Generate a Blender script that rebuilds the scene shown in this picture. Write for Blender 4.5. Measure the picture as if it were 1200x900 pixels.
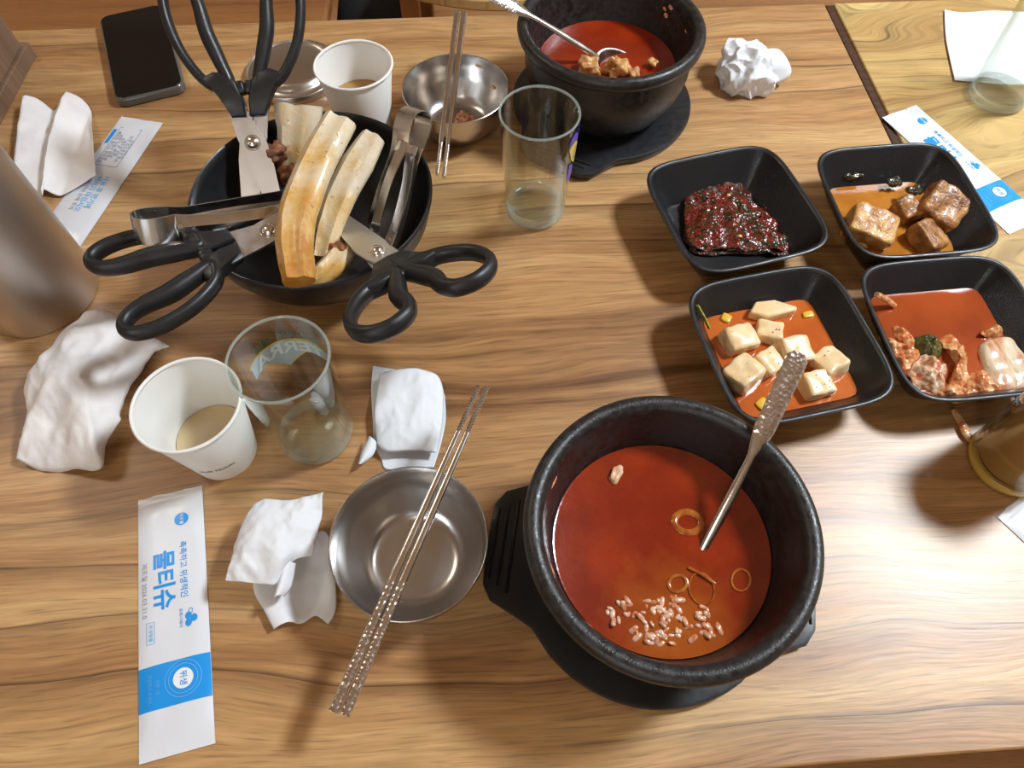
import bpy, math, random
from mathutils import Vector, Matrix, noise
R = math.radians
C = bpy.context.scene.collection
for o in list(bpy.data.objects): bpy.data.objects.remove(o)
TZ = 0.74                                   # height of the table tops above the floor

# ------------------------------------------------------------------ camera
F_PX, PITCH, ROLL, EYE = 826.0, R(59.98), R(-0.934), 0.48
_f = Vector((0, math.cos(PITCH), -math.sin(PITCH))); _r = Vector((1, 0, 0)); _d = _f.cross(_r)
_c, _s = math.cos(ROLL), math.sin(ROLL)
RIGHT, DOWN, FWD = _c*_r + _s*_d, -_s*_r + _c*_d, _f
cam = bpy.data.objects.new('camera', bpy.data.cameras.new('camera')); C.objects.link(cam)
cam.data.sensor_width = 36; cam.data.lens = F_PX/1200*36; cam.data.clip_start = .01
m = Matrix((RIGHT, -DOWN, -FWD)).transposed().to_4x4(); m.translation = (0, 0, TZ+EYE)
cam.matrix_world = m
bpy.context.scene.camera = cam

# ------------------------------------------------------------------ light
vs = bpy.context.scene.view_settings
vs.view_transform = 'Standard'; vs.look = 'None'; vs.gamma = 1; vs.use_curve_mapping = False
vs.exposure = 0.10
w = bpy.data.worlds.new('world'); bpy.context.scene.world = w; w.use_nodes = True
w.node_tree.nodes['Background'].inputs[0].default_value = (.75, .87, 1, 1)
w.node_tree.nodes['Background'].inputs[1].default_value = 1.0

def area(name, loc, target, sx, sy, power, col):
    l = bpy.data.lights.new(name, 'AREA'); l.shape = 'RECTANGLE'; l.size = sx; l.size_y = sy
    l.energy = power; l.color = col
    o = bpy.data.objects.new(name, l); C.objects.link(o); o.location = loc
    o.rotation_euler = (Vector(target)-Vector(loc)).to_track_quat('-Z', 'Y').to_euler()
    return o
LAMPS = [((1.30, .72, 2.36), .34, .34, 62, (.83, .925, 1)),
         ((-1.35, 1.0, 2.36), .42, .42, 6, (1, .88, .72)),  # weak warm fill, an added lamp out of view
         ((-.5, -1.3, 2.36), .42, .42, 6, (1, .90, .76))]  # second added fill lamp, unseen behind the camera
area('window_fill', (-.6, -2.32, 1.75), (-.6, 0, 1.2), 2.0, 1.1, 8, (.88, .95, 1))  # soft fill from behind the camera, added with its window

# ------------------------------------------------------------------ helpers
def at(px, py, z=0.0):                      # photo pixel -> point of the place at height z above the table top
    d = RIGHT*((px-600)/F_PX) + DOWN*((py-450)/F_PX) + FWD
    t = (z-EYE)/d.z
    return Vector((d.x*t, d.y*t, z))
UPZ = Vector((0, 0, TZ))

def tag(o, label, cat, group=None, kind=None):
    o['label'] = label; o['category'] = cat
    if group: o['group'] = group
    if kind: o['kind'] = kind
    return o
def thing(name, label, cat, loc=(0, 0, 0), rz=0, group=None, mat=None):
    o = bpy.data.objects.new(name, None); C.objects.link(o); o.empty_display_size = .02
    if mat is not None: o.matrix_world = mat
    else: o.location = loc; o.rotation_euler = (0, 0, rz)
    return tag(o, label, cat, group)

class MB:
    def __init__(s): s.v = []; s.f = []
    def add(s, v, f):
        n = len(s.v); s.v += [Vector(p) for p in v]; s.f += [tuple(i+n for i in q) for q in f]; return s
    def xf(s, M): s.v = [M @ p for p in s.v]; return s
    def box(s, c, d, rz=0):
        c = Vector(c); a, b, h = [q/2 for q in d]; M = Matrix.Rotation(rz, 3, 'Z')
        v = [c + M @ Vector((x, y, z)) for x in (-a, a) for y in (-b, b) for z in (-h, h)]
        return s.add(v, [(0, 1, 3, 2), (4, 6, 7, 5), (0, 4, 5, 1), (2, 3, 7, 6), (0, 2, 6, 4), (1, 5, 7, 3)])
    def lathe(s, prof, n=64):
        v = []; f = []; idx = []
        for (r, z) in prof:
            if r < 1e-6: idx.append([len(v)]); v.append((0, 0, z))
            else:
                idx.append(list(range(len(v), len(v)+n)))
                v += [(r*math.cos(2*math.pi*k/n), r*math.sin(2*math.pi*k/n), z) for k in range(n)]
        for a, b in zip(idx, idx[1:]):
            for k in range(n):
                k2 = (k+1) % n
                if len(a) == 1 and len(b) == 1: continue
                if len(a) == 1: f.append((a[0], b[k2], b[k]))
                elif len(b) == 1: f.append((a[k], a[k2], b[0]))
                else: f.append((a[k], a[k2], b[k2], b[k]))
        return s.add(v, f)
    def rings(s, rings, closed=False, cap=True):
        n = len(rings[0]); v = [p for r in rings for p in r]; f = []
        m = len(rings)
        for i in range(m if closed else m-1):
            j = (i+1) % m
            for k in range(n):
                k2 = (k+1) % n
                f.append((i*n+k, i*n+k2, j*n+k2, j*n+k))
        if cap and not closed: f.append(tuple(range(n-1, -1, -1))); f.append(tuple(range((m-1)*n, m*n)))
        return s.add(v, f)
    def tube(s, path, rad, n=10, closed=False, up=(0, 0, 1), cap=True, sect=None):
        path = [Vector(p) for p in path]; m = len(path); up = Vector(up); rs = []
        for i, p in enumerate(path):
            a = path[(i-1) % m] if (closed or i) else p; b = path[(i+1) % m] if (closed or i < m-1) else p
            t = (b-a).normalized(); x = t.cross(up)
            if x.length < 1e-4: x = t.cross(Vector((1, .1, 0)))
            x.normalize(); y = x.cross(t).normalized()
            r = rad[i] if isinstance(rad, (list, tuple)) and not (len(rad) == 2 and isinstance(rad[0], float) and m != 2) else rad
            ra, rb = r if isinstance(r, (tuple, list)) else (r, r)
            if sect: rs.append([p + x*(ra*q[0]) + y*(rb*q[1]) for q in sect])
            else: rs.append([p + x*(ra*math.cos(2*math.pi*k/n)) + y*(rb*math.sin(2*math.pi*k/n)) for k in range(n)])
        return s.rings(rs, closed, cap)
    def prism(s, poly, z0, z1):
        n = len(poly)
        v = [(x, y, z0) for x, y in poly] + [(x, y, z1) for x, y in poly]
        f = [tuple(range(n-1, -1, -1)), tuple(range(n, 2*n))] + [(k, (k+1) % n, n+(k+1) % n, n+k) for k in range(n)]
        return s.add(v, f)
    def grid(s, fn, nu, nv):
        v = [fn(i/nu, j/nv) for i in range(nu+1) for j in range(nv+1)]
        f = [(i*(nv+1)+j, (i+1)*(nv+1)+j, (i+1)*(nv+1)+j+1, i*(nv+1)+j+1) for i in range(nu) for j in range(nv)]
        return s.add(v, f)
    def lump(s, c, size, n=4.0, sub=8, amp=0.0, freq=60, seed=0, M=None):   # rounded, uneven block
        c = Vector(c); v = []; f = []; M = M or Matrix.Identity(3)
        def pt(q):
            q = Vector(q); k = (abs(q.x)**n + abs(q.y)**n + abs(q.z)**n)**(1/n); q = q/k
            p = Vector((q.x*size[0]/2, q.y*size[1]/2, q.z*size[2]/2))
            if amp: p += q.normalized()*amp*noise.noise(p*freq+Vector((seed*3.7, seed*1.3, 0)))
            return c + M @ p
        for ax in range(3):
            for sg in (-1, 1):
                b = len(v)
                for i in range(sub+1):
                    for j in range(sub+1):
                        a = [0, 0, 0]; a[ax] = sg; a[(ax+1) % 3] = (2*i/sub-1)*sg; a[(ax+2) % 3] = 2*j/sub-1; v.append(pt(a))
                f += [(b+i*(sub+1)+j, b+(i+1)*(sub+1)+j, b+(i+1)*(sub+1)+j+1, b+i*(sub+1)+j+1) for i in range(sub) for j in range(sub)]
        return s.add(v, f)
    def build(s, name, mat, parent=None, loc=None, rz=0, smooth=40, bevel=0, solid=0, weld=True, sub=0):
        me = bpy.data.meshes.new(name); me.from_pydata([tuple(p) for p in s.v], [], s.f)
        me.materials.append(mat)
        import bmesh
        bm = bmesh.new(); bm.from_mesh(me)
        if weld: bmesh.ops.remove_doubles(bm, verts=bm.verts, dist=1e-6)
        bmesh.ops.recalc_face_normals(bm, faces=bm.faces)
        bm.to_mesh(me); bm.free()
        if smooth:
            me.shade_smooth(); me.set_sharp_from_angle(angle=R(smooth))
        o = bpy.data.objects.new(name, me); C.objects.link(o)
        if parent is not None: o.parent = parent
        if loc is not None: o.location = loc
        if rz: o.rotation_euler = (0, 0, rz)
        if bevel:
            b = o.modifiers.new('bevel', 'BEVEL'); b.width = bevel; b.segments = 2; b.limit_method = 'ANGLE'; b.angle_limit = R(35)
        if solid:
            b = o.modifiers.new('solid', 'SOLIDIFY'); b.thickness = solid; b.offset = 0
        if sub:
            b = o.modifiers.new('sub', 'SUBSURF'); b.levels = sub; b.render_levels = sub
        return o

def catmull(pts, n=6, closed=False):
    pts = [Vector(p) for p in pts]; m = len(pts); out = []
    for i in range(m if closed else m-1):
        g = lambda k: pts[k % m] if closed else pts[max(0, min(m-1, k))]
        p0, p1, p2, p3 = g(i-1), g(i), g(i+1), g(i+2)
        for k in range(n):
            t = k/n
            out.append(.5*((2*p1) + (p2-p0)*t + (2*p0-5*p1+4*p2-p3)*t*t + (3*p1-p0-3*p2+p3)*t**3))
    if not closed: out.append(pts[-1])
    return out
def lerp_list(vals, m):
    out = []
    for i in range(m):
        t = i/(m-1)*(len(vals)-1); k = min(int(t), len(vals)-2); out.append(vals[k]+(vals[k+1]-vals[k])*(t-k))
    return out

# ------------------------------------------------------------------ materials
def mat(name, col, rough=.5, metal=0.0, col2=None, scale=40, bump=0.0, bscale=200, rough2=None, spec=.5, stretch=(1, 1, 1), contrast=(.35, .65),
        coat=0.0, sss=0.0, trans=0.0, detail=4):
    mt = bpy.data.materials.new(name); mt.use_nodes = True
    nt = mt.node_tree; N = nt.nodes; L = nt.links; b = N['Principled BSDF']
    b.inputs['Base Color'].default_value = (*col, 1); b.inputs['Roughness'].default_value = rough
    b.inputs['Metallic'].default_value = metal; b.inputs['Specular IOR Level'].default_value = spec
    b.inputs['Coat Weight'].default_value = coat; b.inputs['Coat Roughness'].default_value = .08
    b.inputs['Transmission Weight'].default_value = trans
    if sss: b.inputs['Subsurface Weight'].default_value = sss; b.inputs['Subsurface Radius'].default_value = (.004, .0025, .0015); b.inputs['Subsurface Scale'].default_value = 1
    tc = N.new('ShaderNodeTexCoord'); mp = N.new('ShaderNodeMapping'); mp.inputs['Scale'].default_value = stretch
    L.new(tc.outputs['Object'], mp.inputs['Vector'])
    if col2 is not None or rough2 is not None:
        n = N.new('ShaderNodeTexNoise'); n.inputs['Scale'].default_value = scale; n.inputs['Detail'].default_value = detail
        L.new(mp.outputs[0], n.inputs['Vector'])
        r = N.new('ShaderNodeValToRGB'); r.color_ramp.elements[0].position = contrast[0]; r.color_ramp.elements[1].position = contrast[1]
        L.new(n.outputs['Fac'], r.inputs[0])
        if col2 is not None:
            r.color_ramp.elements[0].color = (*col, 1); r.color_ramp.elements[1].color = (*col2, 1)
            L.new(r.outputs[0], b.inputs['Base Color'])
        if rough2 is not None:
            mr = N.new('ShaderNodeMapRange'); mr.inputs['To Min'].default_value = rough; mr.inputs['To Max'].default_value = rough2
            L.new(n.outputs['Fac'], mr.inputs[0]); mr.inputs['From Min'].default_value = contrast[0]; mr.inputs['From Max'].default_value = contrast[1]
            L.new(mr.outputs[0], b.inputs['Roughness'])
    if bump:
        n2 = N.new('ShaderNodeTexNoise'); n2.inputs['Scale'].default_value = bscale; n2.inputs['Detail'].default_value = 3
        L.new(mp.outputs[0], n2.inputs['Vector'])
        bp = N.new('ShaderNodeBump'); bp.inputs['Strength'].default_value = 1; bp.inputs['Distance'].default_value = bump
        L.new(n2.outputs['Fac'], bp.inputs['Height']); L.new(bp.outputs[0], b.inputs['Normal'])
    return mt

def wood(name, light, mid, dark, line, yscale=1.0, swirl=.05, rough=.4, bands=7.0, linew=.06, linestr=.8, seed=0.0, fine=.35):
    mt = bpy.data.materials.new(name); mt.use_nodes = True
    nt = mt.node_tree; N = nt.nodes; L = nt.links; b = N['Principled BSDF']
    def node(t, **k):
        n = N.new(t)
        for a, v in k.items(): n.inputs[a.replace('_', ' ')].default_value = v
        return n
    tc = node('ShaderNodeTexCoord'); sp = node('ShaderNodeSeparateXYZ'); L.new(tc.outputs['Object'], sp.inputs[0])
    def math_(op, a, bb):
        n = N.new('ShaderNodeMath'); n.operation = op
        for i, q in enumerate((a, bb)):
            if isinstance(q, (int, float)): n.inputs[i].default_value = q
            elif q is not None: L.new(q, n.inputs[i])
        return n.outputs[0]
    def comb(x, y, z):
        n = N.new('ShaderNodeCombineXYZ')
        for i, q in enumerate((x, y, z)):
            if isinstance(q, (int, float)): n.inputs[i].default_value = q
            else: L.new(q, n.inputs[i])
        return n.outputs[0]
    X, Y, Z = sp.outputs
    def nz(vec, scale, detail=2, rough_=.5):
        n = node('ShaderNodeTexNoise', Scale=scale, Detail=detail, Roughness=rough_); L.new(vec, n.inputs['Vector']); return n.outputs['Fac']
    # slow wandering of the grain
    wv = nz(comb(math_('MULTIPLY', X, 2.6), math_('MULTIPLY', Y, 6.0), seed), 1.0, 2)
    wv2 = nz(comb(math_('MULTIPLY', X, 9.0), math_('MULTIPLY', Y, 16.0), seed+3), 1.0, 2)
    yw = math_('ADD', Y, math_('ADD', math_('MULTIPLY', wv, swirl), math_('MULTIPLY', wv2, swirl*.06)))
    # broad tonal bands
    bnd = nz(comb(math_('MULTIPLY', X, .9), math_('MULTIPLY', yw, 24*yscale), seed+5), 1.0, 5, .65)
    r1 = N.new('ShaderNodeValToRGB'); L.new(bnd, r1.inputs[0]); e = r1.color_ramp.elements
    e[0].position = .30; e[0].color = (*dark, 1); e[1].position = .66; e[1].color = (*light, 1)
    q = e.new(.46); q.color = (*mid, 1)
    # thin dark growth lines
    bl = nz(comb(math_('MULTIPLY', X, 1.1), math_('MULTIPLY', yw, 14*yscale), seed+21), 1.0, 1)
    fr = math_('FRACT', math_('ADD', math_('MULTIPLY', yw, bands*yscale*2), math_('MULTIPLY', bl, 1.3)), 0.0)
    lw = N.new('ShaderNodeMapRange'); L.new(fr, lw.inputs[0]); lw.inputs['From Min'].default_value = 0; lw.inputs['From Max'].default_value = linew
    lw.inputs['To Min'].default_value = 1; lw.inputs['To Max'].default_value = 0
    lw2 = N.new('ShaderNodeMapRange'); L.new(fr, lw2.inputs[0]); lw2.inputs['From Min'].default_value = 1-linew*7; lw2.inputs['From Max'].default_value = 1
    lw2.inputs['To Min'].default_value = 0; lw2.inputs['To Max'].default_value = .38
    msk = nz(comb(math_('MULTIPLY', X, 2.0), math_('MULTIPLY', Y, 9.0), seed+9), 1.0, 1)
    mr = N.new('ShaderNodeMapRange'); L.new(msk, mr.inputs[0]); mr.inputs['From Min'].default_value = .40; mr.inputs['From Max'].default_value = .60
    mr.inputs['To Max'].default_value = linestr
    ln = math_('MULTIPLY', math_('MAXIMUM', lw.outputs[0], lw2.outputs[0]), mr.outputs[0])
    mx = N.new('ShaderNodeMix'); mx.data_type = 'RGBA'; L.new(ln, mx.inputs[0]); L.new(r1.outputs[0], mx.inputs[6]); mx.inputs[7].default_value = (*line, 1)
    # fibres
    fb = nz(comb(math_('MULTIPLY', X, 26.0), math_('MULTIPLY', yw, 380.0), 0.0), 1.0, 2)
    fb2 = nz(comb(math_('MULTIPLY', X, 7.0), math_('MULTIPLY', yw, 190.0), 2.0), 1.0, 5, .7)
    po = nz(comb(math_('MULTIPLY', X, 26.0), math_('MULTIPLY', yw, 620.0), 7.0), 1.0, 2)
    pr = N.new('ShaderNodeMapRange'); L.new(po, pr.inputs[0]); pr.inputs['From Min'].default_value = .56; pr.inputs['From Max'].default_value = .66; pr.inputs['To Min'].default_value = 1; pr.inputs['To Max'].default_value = .72
    k = math_('MULTIPLY', math_('ADD', math_('MULTIPLY', math_('ADD', fb, fb2), fine), 1.03-fine), pr.outputs[0])
    hs = N.new('ShaderNodeVectorMath'); hs.operation = 'SCALE'; L.new(mx.outputs[2], hs.inputs[0]); L.new(k, hs.inputs[3])
    L.new(hs.outputs[0], b.inputs['Base Color'])
    rr = N.new('ShaderNodeMapRange'); L.new(fb2, rr.inputs[0]); rr.inputs['To Min'].default_value = rough-.06; rr.inputs['To Max'].default_value = rough+.08
    L.new(rr.outputs[0], b.inputs['Roughness'])
    b.inputs['Coat Weight'].default_value = .35 if 'table' in name else 0; b.inputs['Coat Roughness'].default_value = .36
    bp = N.new('ShaderNodeBump'); bp.inputs['Distance'].default_value = .00025; bp.inputs['Strength'].default_value = .5
    L.new(math_('ADD', fb, math_('MULTIPLY', fb2, .6)), bp.inputs['Height']); L.new(bp.outputs[0], b.inputs['Normal'])
    return mt

def glass_mat(name, tint=(.97, .985, .975), edge=.75, rough=.02):
    mt = bpy.data.materials.new(name); mt.use_nodes = True; nt = mt.node_tree; N = nt.nodes; L = nt.links
    N.remove(N['Principled BSDF']); out = N['Material Output']
    t = N.new('ShaderNodeBsdfTransparent'); g = N.new('ShaderNodeBsdfGlossy'); g.inputs['Roughness'].default_value = rough
    g.inputs[0].default_value = (.97, .985, .98, 1)
    lw = N.new('ShaderNodeLayerWeight'); lw.inputs['Blend'].default_value = .5
    cr = N.new('ShaderNodeValToRGB'); L.new(lw.outputs['Facing'], cr.inputs[0]); e = cr.color_ramp.elements
    e[0].position = .45; e[0].color = (*tint, 1); e[1].position = .97; e[1].color = (tint[0]*edge*.8, tint[1]*edge*.86, tint[2]*edge*.82, 1); L.new(cr.outputs[0], t.inputs[0])
    fz = N.new('ShaderNodeFresnel'); ge = N.new('ShaderNodeNewGeometry'); io = N.new('ShaderNodeMapRange'); L.new(ge.outputs['Backfacing'], io.inputs[0]); io.inputs['To Min'].default_value = 1.62; io.inputs['To Max'].default_value = 1/1.62; L.new(io.outputs[0], fz.inputs['IOR'])
    mx = N.new('ShaderNodeMixShader'); L.new(fz.outputs[0], mx.inputs[0]); L.new(t.outputs[0], mx.inputs[1]); L.new(g.outputs[0], mx.inputs[2])
    L.new(mx.outputs[0], out.inputs[0]); return mt

def emit(name, col, s):
    mt = bpy.data.materials.new(name); mt.use_nodes = True; b = mt.node_tree.nodes['Principled BSDF']
    b.inputs['Base Color'].default_value = (.8, .8, .8, 1); b.inputs['Emission Color'].default_value = (*col, 1); b.inputs['Emission Strength'].default_value = s
    return mt

def relief(mt, kind='voronoi', scale=300, dist=.0004, stretch=(1, 1, 1)):
    nt = mt.node_tree; N = nt.nodes; L = nt.links; b = N['Principled BSDF']
    tc = N.new('ShaderNodeTexCoord'); mp = N.new('ShaderNodeMapping'); mp.inputs['Scale'].default_value = stretch; L.new(tc.outputs['Object'], mp.inputs[0])
    if kind == 'voronoi': n = N.new('ShaderNodeTexVoronoi'); n.inputs['Scale'].default_value = scale; h = n.outputs['Distance']
    else:
        n = N.new('ShaderNodeTexChecker'); n.inputs['Scale'].default_value = scale; h = n.outputs['Fac']
    L.new(mp.outputs[0], n.inputs['Vector']); bp = N.new('ShaderNodeBump'); bp.inputs['Distance'].default_value = dist
    L.new(h, bp.inputs['Height']); L.new(bp.outputs[0], b.inputs['Normal']); return mt

W_TABLE = wood('table_wood', (.56, .34, .145), (.40, .205, .078), (.165, .068, .023), (.045, .016, .006), yscale=1.0, swirl=.085, rough=.40, bands=13, linew=.06, linestr=.9, seed=1.7, fine=.75)
W_NEXT = wood('next_table_wood', (.60, .42, .16), (.46, .28, .10), (.20, .10, .035), (.06, .025, .01), swirl=.30, rough=.36, bands=11, linew=.06, linestr=.9, seed=6.1, fine=.6)
W_CHAIR = wood('seat_wood', (.36, .16, .05), (.30, .125, .04), (.22, .085, .028), (.22, .09, .03), swirl=.05, rough=.4, linestr=.3, seed=2.2)
W_PALE = wood('pale_ply', (.62, .42, .18), (.55, .36, .15), (.45, .28, .11), (.3, .16, .06), swirl=.04, rough=.45, linestr=.2, seed=4.2)
W_BOX = wood('box_wood', (.27, .17, .11), (.20, .12, .075), (.14, .08, .05), (.08, .045, .03), swirl=.03, rough=.5, linestr=.5, seed=8)
M_EDGE = mat('dark_edge_band', (.040, .016, .008), .45, col2=(.075, .03, .014), scale=30, stretch=(1, 6, 1))
STEEL = mat('brushed_steel', (.64, .61, .58), .28, 1.0)
STEEL_S = mat('scratched_steel', (.58, .565, .55), .24, 1.0)
STEEL_B = mat('bottle_steel', (.68, .65, .62), .34, 1.0, rough2=.44, scale=30, stretch=(1, 1, .1), bump=.00005, bscale=900)
STEEL_E = relief(mat('engraved_steel', (.72, .66, .62), .24, 1.0), 'voronoi', 380, .00045)
CHROME = mat('polished_steel', (.80, .78, .76), .14, 1.0, rough2=.24, scale=80)
BLADE = mat('blade_steel', (.70, .71, .73), .30, 1.0, rough2=.42, scale=70)
BLACK_P = mat('black_plastic', (.013, .013, .014), .34, rough2=.48, scale=90, bump=.00006, bscale=900)
STONE = mat('black_earthenware', (.011, .0095, .009), .30, rough2=.5, scale=220, bump=.00022, bscale=700, col2=(.024, .021, .020))
MELA = mat('black_melamine', (.012, .0125, .014), .33, rough2=.45, scale=150)
LINEN = relief(mat('black_linen_melamine', (.0125, .013, .0145), .34), 'checker', 900, .00012)
BOWLB = mat('black_bowl', (.010, .010, .011), .32, rough2=.44, scale=100, bump=.00004, bscale=600)
PAPER = mat('white_paper_cup', (.86, .85, .82), .5)
TISSUE = mat('white_tissue', (.77, .78, .81), .85, bump=.00012, bscale=700, spec=.2)
TISSUE_W = mat('wet_tissue', (.78, .75, .75), .75, col2=(.87, .84, .83), scale=40, bump=.00015, bscale=500, spec=.25)
NAPKIN = mat('thin_napkin', (.76, .79, .83), .85, bump=.0001, bscale=800, spec=.15)
FILM = mat('white_film', (.73, .745, .79), .28, bump=.0002, bscale=130, spec=.5)
BLUE = mat('blue_print', (.015, .30, .78), .3)
BLUE_L = mat('pale_blue_print', (.16, .50, .88), .3)
GREYP = mat('grey_print', (.30, .33, .40), .4)
WHITEP = mat('white_print', (.85, .87, .90), .35)
GLASS = glass_mat('clear_glass', edge=.95)
GLASS_E = bpy.data.materials.new('thick_glass_edge'); GLASS_E.use_nodes = True
_n = GLASS_E.node_tree; _n.nodes.remove(_n.nodes['Principled BSDF'])
_t = _n.nodes.new('ShaderNodeBsdfTransparent'); _g = _n.nodes.new('ShaderNodeBsdfPrincipled'); _m = _n.nodes.new('ShaderNodeMixShader'); _m.inputs[0].default_value = .24
_g.inputs['Base Color'].default_value = (.62, .70, .66, 1); _g.inputs['Roughness'].default_value = .08; _g.inputs['Coat Weight'].default_value = .6  # pale tone paints in the light that thick glass gathers
_n.links.new(_t.outputs[0], _m.inputs[1]); _n.links.new(_g.outputs[0], _m.inputs[2]); _n.links.new(_m.outputs[0], _n.nodes['Material Output'].inputs[0])
GREEN_P = mat('green_print', (.015, .10, .035), .4)
SILVER_P = mat('silver_blue_print', (.50, .58, .65), .35)
GOLD_P = mat('gold_print', (.72, .58, .22), .35)
PURPLE_P = mat('purple_print', (.12, .07, .50), .35)
YELLOW_P = mat('yellow_print', (.80, .62, .05), .35)
INK = mat('dark_ink', (.03, .03, .035), .5)

# ------------------------------------------------------------------ the room
def struct(name, mb, m_, **k):
    o = mb.build(name, m_, **k); o['kind'] = 'structure'; return o
PLASTER = mat('plaster', (.72, .66, .56), .9)
CEIL = mat('ceiling_panelling', (.70, .60, .49), .8)
FLOORM = wood('floor_wood', (.50, .26, .10), (.42, .20, .075), (.30, .14, .05), (.16, .07, .03), swirl=.03, rough=.45, linestr=.5, seed=11)
struct('floor', MB().box((0, .4, -.02), (6, 5.6, .04)), FLOORM)
struct('ceiling', MB().box((0, .4, 2.42), (6, 5.6, .04)), CEIL)
struct('wall_left', MB().box((-3.03, .4, 1.2), (.06, 5.6, 2.48)), PLASTER)
struct('wall_right', MB().box((3.03, .4, 1.2), (.06, 5.6, 2.48)), PLASTER)
struct('wall_back', MB().box((0, 3.23, 1.2), (6, .06, 2.48)), PLASTER)
wf = MB()
wf.box((0, -2.43, .6), (6, .06, 1.2)); wf.box((0, -2.43, 2.37), (6, .06, .14))
wf.box((-2.3, -2.43, 1.75), (1.4, .06, 1.1)); wf.box((1.7, -2.43, 1.75), (2.6, .06, 1.1))
struct('wall_front', wf, PLASTER)
wn = MB()  # unseen window, added to give the soft fill light an opening
for x in (-1.57, -.6, .37): wn.box((x, -2.43, 1.75), (.05, .05, 1.1))
for z in (1.225, 2.275): wn.box((-.6, -2.43, z), (1.95, .05, .05))
win = struct('fill_window', wn, mat('fill_window_white', (.7, .7, .7), .5))
MB().box((-.6, -2.43, 1.75), (1.9, .004, 1.02)).build('pane', GLASS, win)
for i, (p, sx, sy, pw, col) in enumerate(LAMPS):
    t = thing('ceiling_or_fill_lamp', ['square cool white panel lamp on the ceiling right of the tables', 'square warm fill lamp added on the ceiling beyond the bench',
              'square warm fill lamp added on the ceiling near the added window'][i], 'lamp', (p[0], p[1], 2.40), 0, 'ceiling panel lamps')
    MB().box((0, 0, -.012), (sx+.05, sy+.05, .024)).build('housing', mat('lamp_housing', (.8, .8, .8), .5), t, bevel=.004)
    MB().box((0, 0, -.026), (sx, sy, .006)).build('diffuser', emit('lamp_diffuser', col, 3), t)
    l = area('lamp_light', (0, 0, 0), (0, 0, -1), sx, sy, pw, col); l.parent = t; l.location = (0, 0, -.032); l.rotation_euler = (0, 0, 0)

# ------------------------------------------------------------------ tables
ROT = R(4.7)
MT = Matrix.Rotation(ROT, 4, 'Z')
corner = Vector((.3520, .7895, 0))                       # far right corner of the main table
def table(name, label, origin, x0, x1, wmat, edge_left):
    t = thing(name, label, 'table', (origin.x, origin.y, 0), ROT)
    tp = MB().box(((x0+x1)/2, -.3785, TZ-.014), (x1-x0, .757, .028)).build('table_top', wmat, t, bevel=.0015)
    if edge_left:
        MB().box((x0-.0045, -.3785, TZ-.0155), (.009, .757, .027)).build('edge_band', M_EDGE, t, bevel=.001)
    for (x, y) in ((x0+.07, -.07), (x1-.07, -.07), (x0+.07, -.69), (x1-.07, -.69)):
        MB().box((x, y, (TZ-.028)/2), (.045, .045, TZ-.028)).build('leg', M_EDGE, t, bevel=.003)
    MB().box(((x0+x1)/2, -.07, TZ-.058), (x1-x0-.185, .022, .06)).build('apron', M_EDGE, t)
    MB().box(((x0+x1)/2, -.69, TZ-.058), (x1-x0-.185, .022, .06)).build('apron', M_EDGE, t)
    return t
table('dining_table', 'brown wood-grain table carrying the stone pots and the bowl of bones', corner, -1.2, 0, W_TABLE, False)
table('dining_table', 'yellow swirly-grained table with a dark edge band, butted against the other', corner, .011, 1.1, W_NEXT, True)

# ------------------------------------------------------------------ seats and floor things beyond the table
def seat_board(poly, thick):
    return MB().prism(poly, -thick/2, thick/2)
def rpoly(w_, d_, r, n=6, bulge=0.0):
    out = []
    for cx, cy, a0 in ((w_/2-r, d_/2-r, 0), (-w_/2+r, d_/2-r, 90), (-w_/2+r, -d_/2+r, 180), (w_/2-r, -d_/2+r, 270)):
        out += [(cx+r*math.cos(R(a0+90*k/n)), cy+r*math.sin(R(a0+90*k/n))) for k in range(n+1)]
    return out
p = at(383, 8, -.28)
b = thing('bench', 'long orange-brown wooden bench behind the far table edge', 'bench', (p.x-.52, p.y+.02, 0), R(3))
MB().prism(rpoly(1.04, .40, .05), .43, .46).build('seat', W_CHAIR, b, bevel=.006)
for x in (-.42, .42):
    for y in (-.14, .14): MB().box((x, y, .215), (.045, .045, .43)).build('leg', W_CHAIR, b, bevel=.004)
for y in (-.14, .14): MB().box((0, y, .38), (.80, .02, .05)).build('rail', W_CHAIR, b)
p = at(560, 3, -.28)
ch = thing('chair', 'pale plywood chair with a curved seat edge behind the table', 'chair', (p.x+.03, p.y+.205, 0), R(2))
poly = [(-.20, .19), (-.20, -.14)] + [(-.20+.40*k/10, -.14-.055*math.sin(math.pi*k/10)) for k in range(1, 10)] + [(.20, -.14), (.20, .19)]
MB().prism(poly, .435, .46).build('seat', W_PALE, ch, bevel=.005)
for x in (-.17, .17):
    MB().box((x, -.12, .217), (.035, .035, .435)).build('leg', W_CHAIR, ch, bevel=.004)
    MB().box((x, .18, .42), (.035, .03, .84)).build('back_post', W_CHAIR, ch, bevel=.004)
MB().box((0, .18, .72), (.31, .018, .16)).build('backrest', W_PALE, ch, bevel=.004)
p = at(432, 8, -.36)
bag = thing('black_bag', 'black fabric bag on the floor between the bench and the pale chair', 'bag', (p.x, p.y+.06, 0), R(2))
MB().lump((0, 0, .19), (.17, .13, .38), 5, 12, .006, 14, 3).build('bag_body', mat('black_fabric', (.008, .008, .009), .85, bump=.0004, bscale=300), bag)
MB().tube(catmull([(-.045, 0, .375), (-.04, 0, .43), (0, 0, .45), (.04, 0, .43), (.045, 0, .375)], 6), (.006, .003), 8).build('handle', BLACK_P, bag)

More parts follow.
